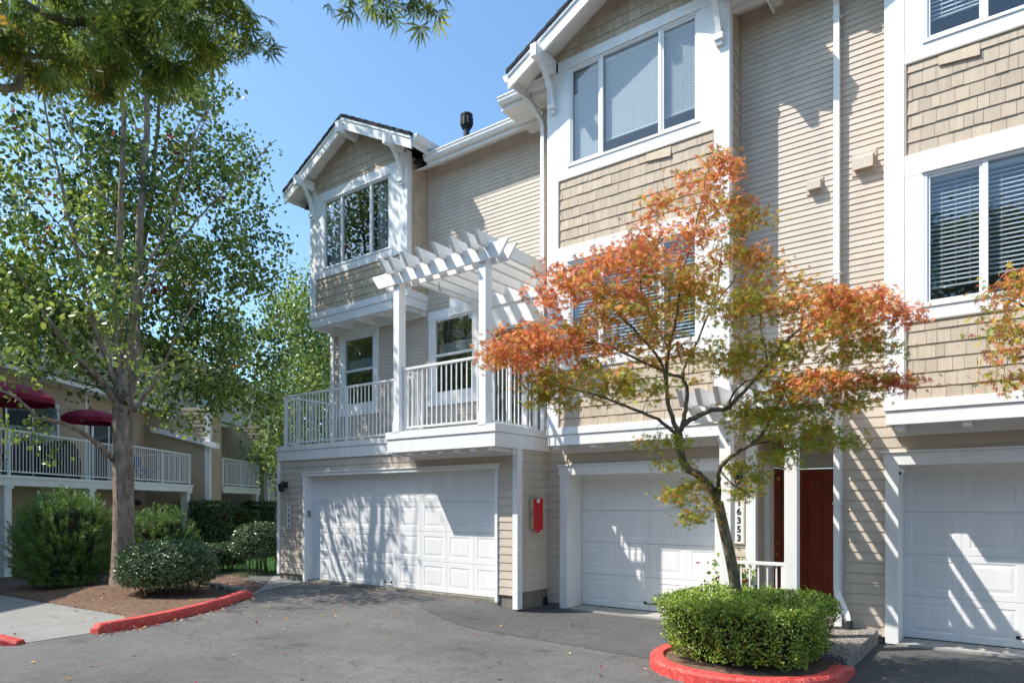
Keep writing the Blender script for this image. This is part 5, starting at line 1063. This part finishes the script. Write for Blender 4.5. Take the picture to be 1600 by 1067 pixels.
for q in range(12):
    x = -43 + q * 6.2; k = MB().box(x - 1.0, x + 1.0, -15, -14.95, 3.2, 5.0); o = obj('window', k, 'white', OB, base=(x, -15, 3.2)); k = MB().box(x - .9, x + .9, -14.951, -14.94, 3.3, 4.9); obj('pane', k, DIM, o)
    k = MB().box(x - 1.3, x + 1.3, -15, -14.95, -1.7, .6); obj('garage_door', k, 'gdoor', OB, base=(x, -15, -1.7))

# ---------------------------------------------------------------- hedges and shrubs
def shell_points(n, cx, cy, hx, hy, z0, z1, ex=3.0, taper=.86, round_=.12, depth=.07):
    """points just under the skin of a clipped, rounded block; also its outward directions"""
    out = []; nn = []
    per = math.pi * (hx + hy); H = z1 - z0; at = math.pi * hx * hy * .9; p_top = at / (at + per * H)
    while len(out) < n:
        an = RNG.uniform(0, 2 * math.pi); c, s = math.cos(an), math.sin(an); e = (abs(c) ** ex + abs(s) ** ex) ** (-1 / ex)
        if RNG.random() < p_top: r_ = math.sqrt(RNG.random()); z = z1; nv = (0, 0, 1)
        else: r_ = 1; z = z0 + H * RNG.random(); nv = (c, s, .1)
        if r_ == 1 and math.sin(an * 17 + z * 31) * math.sin(an * 11 - z * 23) > .62 and RNG.random() < .8: continue
        k_ = taper + (1 - taper) * (z - z0) / H; edge = max(0, (z - (z1 - round_)) / round_) if r_ == 1 else max(0, (r_ - .86) / .14)
        if r_ == 1: k_ *= 1 - .07 * edge ** 2
        else: z -= round_ * .5 * edge ** 2
        dd = depth * RNG.random() ** 1.4 if RNG.random() > .012 else -RNG.uniform(.015, .05)
        bump = .028 * math.sin(an * 9 + z * 7) + .022 * math.sin(z * 17 + an * 5) + .02 * math.sin(cx + an * 23 - z * 11)
        rr_ = (k_ * r_) - (dd - bump) / max(hx, hy) * (1 if r_ == 1 else 0)
        out.append((cx + hx * c * e * rr_, cy + hy * s * e * rr_, z - (dd - bump * .6 if r_ < 1 else 0))); nn.append(nv)
    return np.array(out), np.array(nn, float)
def core(cx, cy, hx, hy, z0, z1, ex, taper, inset):
    k = MB(); vs = []; fs = []; n = 40; lv = [(0.0, 1), (.5, 1), (.92, 1), (1.0, .8)]
    for f, sc in lv:
        kk = (taper + (1 - taper) * f) * sc
        for j in range(n):
            an = 2 * math.pi * j / n; c, s = math.cos(an), math.sin(an); e = (abs(c) ** ex + abs(s) ** ex) ** (-1 / ex); vs.append((cx + (hx - inset) * c * e * kk, cy + (hy - inset) * s * e * kk, z0 + (z1 - inset - z0) * f))
    for i in range(3):
        for j in range(n): fs.append((i * n + j, i * n + (j + 1) % n, (i + 1) * n + (j + 1) % n, (i + 1) * n + j))
    fs.append(tuple(range(3 * n, 4 * n))); k.add(vs, fs); return k
def dome_points(n, cx, cy, hx, hy, z0, z1, depth=.07):
    out = []; nn = []; zc = z0 + (z1 - z0) * .42; hu = z1 - zc; hd = zc - z0
    for _ in range(n):
        d = RNG.normal(size=3); d /= np.linalg.norm(d)
        if d[2] < -.75: d[2] *= -1
        an = math.atan2(d[1], d[0]); b = 1 + .035 * math.sin(an * 7 + d[2] * 6) + .03 * math.sin(an * 13 - d[2] * 11) + .02 * math.sin(d[2] * 19 + an * 3); k_ = b - depth / max(hx, hy) * RNG.random() ** 1.4
        e = (abs(d[0]) ** 2.5 + abs(d[1]) ** 2.5 + abs(d[2]) ** 2.5) ** (-1 / 2.5)
        out.append((cx + hx * d[0] * e * k_, cy + hy * d[1] * e * k_, zc + (hu if d[2] > 0 else hd) * d[2] * e * k_)); nn.append(d)
    return np.array(out), np.array(nn)
def dome_core(cx, cy, hx, hy, z0, z1, inset):
    zc = z0 + (z1 - z0) * .42; prof = []
    for i in range(9): t = -1.1 + 2.67 * i / 8; prof.append((math.cos(t) * .5 * (hx + hy) - inset * .9, zc + (z1 - zc if t > 0 else zc - z0) * math.sin(t) * (1 - inset) - z0))
    prof = [(max(.02, r_), z_) for r_, z_ in prof]; return MB().lathe((cx, cy, z0), prof, 24)
def clipped(name, cx, cy, hx, hy, z0, z1, n, size, mats, wts, label, cat, ex=3.0, taper=.86, round_=.12, inset=.12, depth=.09, group=None, stems=True, dome=False):
    t = thing(name, (cx, cy, zg(cx, cy)), label, cat, group)
    P_, N_ = dome_points(n, cx, cy, hx, hy, z0, z1, depth) if dome else shell_points(n, cx, cy, hx, hy, z0, z1, ex, taper, round_, depth)
    w_ = np.array(wts, float); w_ /= w_.sum(); leaves('foliage', P_, size, T_SMALL, mats, RNG.choice(len(mats), n, p=w_), t, droop=-.1, normals=N_, nblend=.35)
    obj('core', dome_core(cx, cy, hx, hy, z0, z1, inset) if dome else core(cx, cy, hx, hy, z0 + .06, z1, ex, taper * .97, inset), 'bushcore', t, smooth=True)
    if stems:
        k = MB()
        for i in range(16):
            an = 2 * math.pi * i / 16 + RNG.normal() * .15; r_ = RNG.uniform(.2, .65); x, y = cx + hx * r_ * math.cos(an), cy + hy * r_ * math.sin(an); k.tube([(x, y, zg(x, y) - .05), (x + RNG.normal() * .06, y + RNG.normal() * .06, z0 + .1), (cx + hx * .85 * math.cos(an), cy + hy * .85 * math.sin(an), z0 + (z1 - z0) * .55)], [.014, .012, .006], 5)
        obj('stems', k, 'twig', t)
    return t
clipped('hedge', -2.43, 7.56, .85, .89, -1.60, -1.00, 30000, .029, ['hedge1', 'hedge2', 'jm_gold'], (5, 3, .12), 'clipped bright green hedge filling the looping red kerb', 'hedge', 3.8, .86, .05, .12, .13)
def at_ab(u, d): p = ab(d, (u - 800) / 1066 * d); return p.x, p.y
x, y = at_ab(262, 12.3); clipped('boxwood_bush', x, y, .80, .78, -1.52, -.66, 14000, .040, ['bush', 'lf_dark'], (4, 2), 'round clipped grey green bush at the foot of the big tree', 'bush', 2.4, .80, .38, .14, .12, dome=True)
x, y = at_ab(408, 16.2); clipped('boxwood_bush', x, y, .64, .62, -1.34, -.44, 7000, .048, ['bush', 'lf_dark'], (3, 3), 'round dark bush on bare stems at the corner of the end townhouse', 'bush', 2.3, .8, .4, .14, .12, dome=True)
x, y = at_ab(345, 16.8); clipped('low_hedge', x, y, .66, .55, -1.5, -.98, 5000, .05, ['bush', 'lf_dark'], (2, 4), 'low dark clipped hedge beyond the round grey green bush', 'hedge', 2.6, .9, .2, .14, .12)
for (u, d, hw, z1, lab) in ((292, 24.5, .6, .05, 'tall dark clipped hedge block left of the second balcony column'), (330, 23.5, .62, .10, 'tall dark green hedge block just right of the white balcony column'), (408, 28.5, .62, .10, 'tall dark hedge block farthest along the row of balconies'), (372, 27, .7, -.25, 'lower dark shrub between the two tall hedge blocks')):
    x, y = at_ab(u, d); clipped('tall_hedge', x, y, hw, hw, -1.64, z1, 5000, .07, ['lf_dark', 'hedge2'], (5, 1), lab, 'hedge', 5, .97, .12, .16, .1, 'dark hedges under the balconies', False)
def pine_shrub(u, d, R_, H, label, nt):
    x, y = at_ab(u, d); t = thing('pine_shrub', (x, y, -1.6), label, 'shrub', 'bushy pines in front of the balconies'); s_ = Skeleton(); s_.nodes.append((x, y, -1.6)); s_.rad.append(.05)
    tips = []
    for i in range(nt):
        an = RNG.uniform(0, 2 * math.pi); ph = math.acos(RNG.uniform(-.8, 1)); r_ = RNG.uniform(.72, 1.04) if RNG.random() < .8 else RNG.uniform(.4, .7); tips.append((x + R_ * r_ * math.sin(ph) * math.cos(an), y + R_ * r_ * math.sin(ph) * math.sin(an), max(-1.52, -1.6 + .42 * H + .58 * H * r_ * math.cos(ph))))
    for i in range(9): an = 2 * math.pi * i / 9; s_.limb([(x, y, -1.65), (x + R_ * .3 * math.cos(an), y + R_ * .3 * math.sin(an), -1.3), (x + R_ * .6 * math.cos(an), y + R_ * .6 * math.sin(an), -1.6 + H * .55)], .035, .012, 6)
    s_.grow(tips[::3], .008, .04); obj('branches', s_.mb, 'twig', t); obj('twigs', s_.tw, 'twig', t)
    T_ = np.array(tips); c = np.array((x, y, -1.6 + .25 * H)); up = T_ - c; up /= np.linalg.norm(up, axis=1)[:, None]; up[:, 2] += .45
    m_ = 44; P_ = np.repeat(T_, m_, axis=0) - np.repeat(up, m_, axis=0) * RNG.uniform(0, .16, (len(T_) * m_, 1)) + RNG.normal(size=(len(T_) * m_, 3)) * .012
    leaves('needles', P_, .078, (np.array([(-.06, 0, 0), (.06, 0, 0), (0, 1, 0)]), [(0, 1, 2)]), ['needle', 'needle2'], np.repeat(RNG.choice(2, len(T_), p=[.65, .35]), m_), t, droop=0, up=np.repeat(up, m_, axis=0) * .5)
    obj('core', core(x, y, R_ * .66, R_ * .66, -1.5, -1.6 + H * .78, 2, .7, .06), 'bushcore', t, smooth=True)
pine_shrub(102, 13.6, .98, 2.0, 'big bushy green pine shrub left of the big trunk', 1500)
pine_shrub(250, 15.6, .86, 1.62, 'bushy dark pine shrub showing right of the big trunk', 900)
x, y = at_ab(216, 15.4)

# ---------------------------------------------------------------- potted flowers by the entry post
pt = thing('potted_plant', (-3.32, 9.62, -1.615), 'potted plant with red flowers beside the entry railing', 'potted plant')
k = MB().lathe((-3.32, 9.62, -1.615), [(.12, 0), (.16, .3), (.175, .32), (.175, .35), (.15, .35)], 18); obj('pot', k, 'pot', pt, smooth=False)
n = 420; P_ = np.array((-3.32, 9.62, -1.05)) + RNG.normal(size=(n, 3)) * np.array([.14, .10, .13]); leaves('foliage', P_, .07, T_OVAL, ['hedge2', 'hedge1'], RNG.choice(2, n), pt, droop=-.2)
n = 26; P_ = np.array((-3.32, 9.56, -.98)) + RNG.normal(size=(n, 3)) * np.array([.17, .10, .12]); leaves('flowers', P_, .05, maple_t(5, 288, .22), ['flower'], np.zeros(n, int), pt, droop=0)
n = 16; P_ = np.tile(np.array((-3.24, 9.6, -.95)), (n, 1)); leaves('blades', P_, .36, (np.array([(-.03, 0, 0), (.03, 0, 0), (0, 1, 0)]), [(0, 1, 2)]), ['hedge1'], np.zeros(n, int), pt, droop=0, up=np.tile(np.array((0, 0, 1.0)), (n, 1)))

# ---------------------------------------------------------------- litter and grass
n = 260; P_ = []
while len(P_) < n:
    u = RNG.uniform(-2, 1); x = RNG.uniform(-13, -1); y = RNG.uniform(2.2, 8.9)
    if RNG.random() < math.exp(-((x + 9.8) ** 2 / 9 + (y - 6.8) ** 2 / 5)) + .12: P_.append((x, y, zg(x, y) + .012))
for i in range(150):
    q = KERB_L[RNG.integers(2, len(KERB_L) - 1)]; x = q[0] + .12 + abs(RNG.normal()) * .12; y = q[1] + RNG.normal() * .1; P_.append((x, y, zg(x, y) + .012))
for i in range(110): x = RNG.uniform(-12.2, -7.2); y = 9.0 - abs(RNG.normal()) * .25; P_.append((x, y, zg(x, y) + .012))
for i in range(160):
    x = RNG.normal() * 1.2 - 13.2; y = RNG.normal() * 1.0 + 5.6
    if mound(x, y) and math.hypot(x + 13.8, y - 6) > .5: P_.append((x, y, mound(x, y) + .014))
n = len(P_)
o = leaves('fallen_leaves', np.array(P_), .046, T_OVAL, ['lf_red', 'lf_rust', 'jm_gold', 'cream'], RNG.choice(4, n, p=[.4, .25, .2, .15]), None, droop=0, flat=.97); tag(o, 'scattered fallen red and brown leaves on the asphalt', 'fallen leaves', kind='stuff')
n = 9000; q = RNG.uniform(0, 1, (n, 2)); P_ = np.array([ab(14.6 + 8 * a_ ** 1.3, 0) + Vector((0, 0, -1.63)) + ab(0, (-.46 + .135 * b_) * (14.6 + 8 * a_ ** 1.3)) for a_, b_ in q])
keep = [(p[0] < -14.0 and p[1] > 8.6 and (p[0] + 14.3) * .55 + (p[1] - 9.75) * .45 < .6) for p in P_]; P_ = P_[np.array(keep)]
o = leaves('grass', P_, .07, (np.array([(-.06, 0, 0), (.06, 0, 0), (0, 1, 0)]), [(0, 1, 2)]), ['blade'], np.zeros(len(P_), int), None, droop=0, up=np.tile(np.array((0, 0, 1.2)), (len(P_), 1))); tag(o, 'short green grass of the lawn', 'grass', kind='stuff')
# edging stones of the bed
for i, (u, v) in enumerate(((322, 913), (338, 916), (352, 919), (366, 922), (380, 924))):
    x, y = fpt(u, v, -1.60); k = MB().box(x - .1, x + .1, y - .08, y + .08, -1.7, -1.545 + .01 * (i % 2)); tag(obj('edging_block', k, 'found', base=(x, y, -1.64), bevel=.02), 'small grey edging block between mulch bed and walkway', 'edging block', 'edging blocks of the mulch bed')
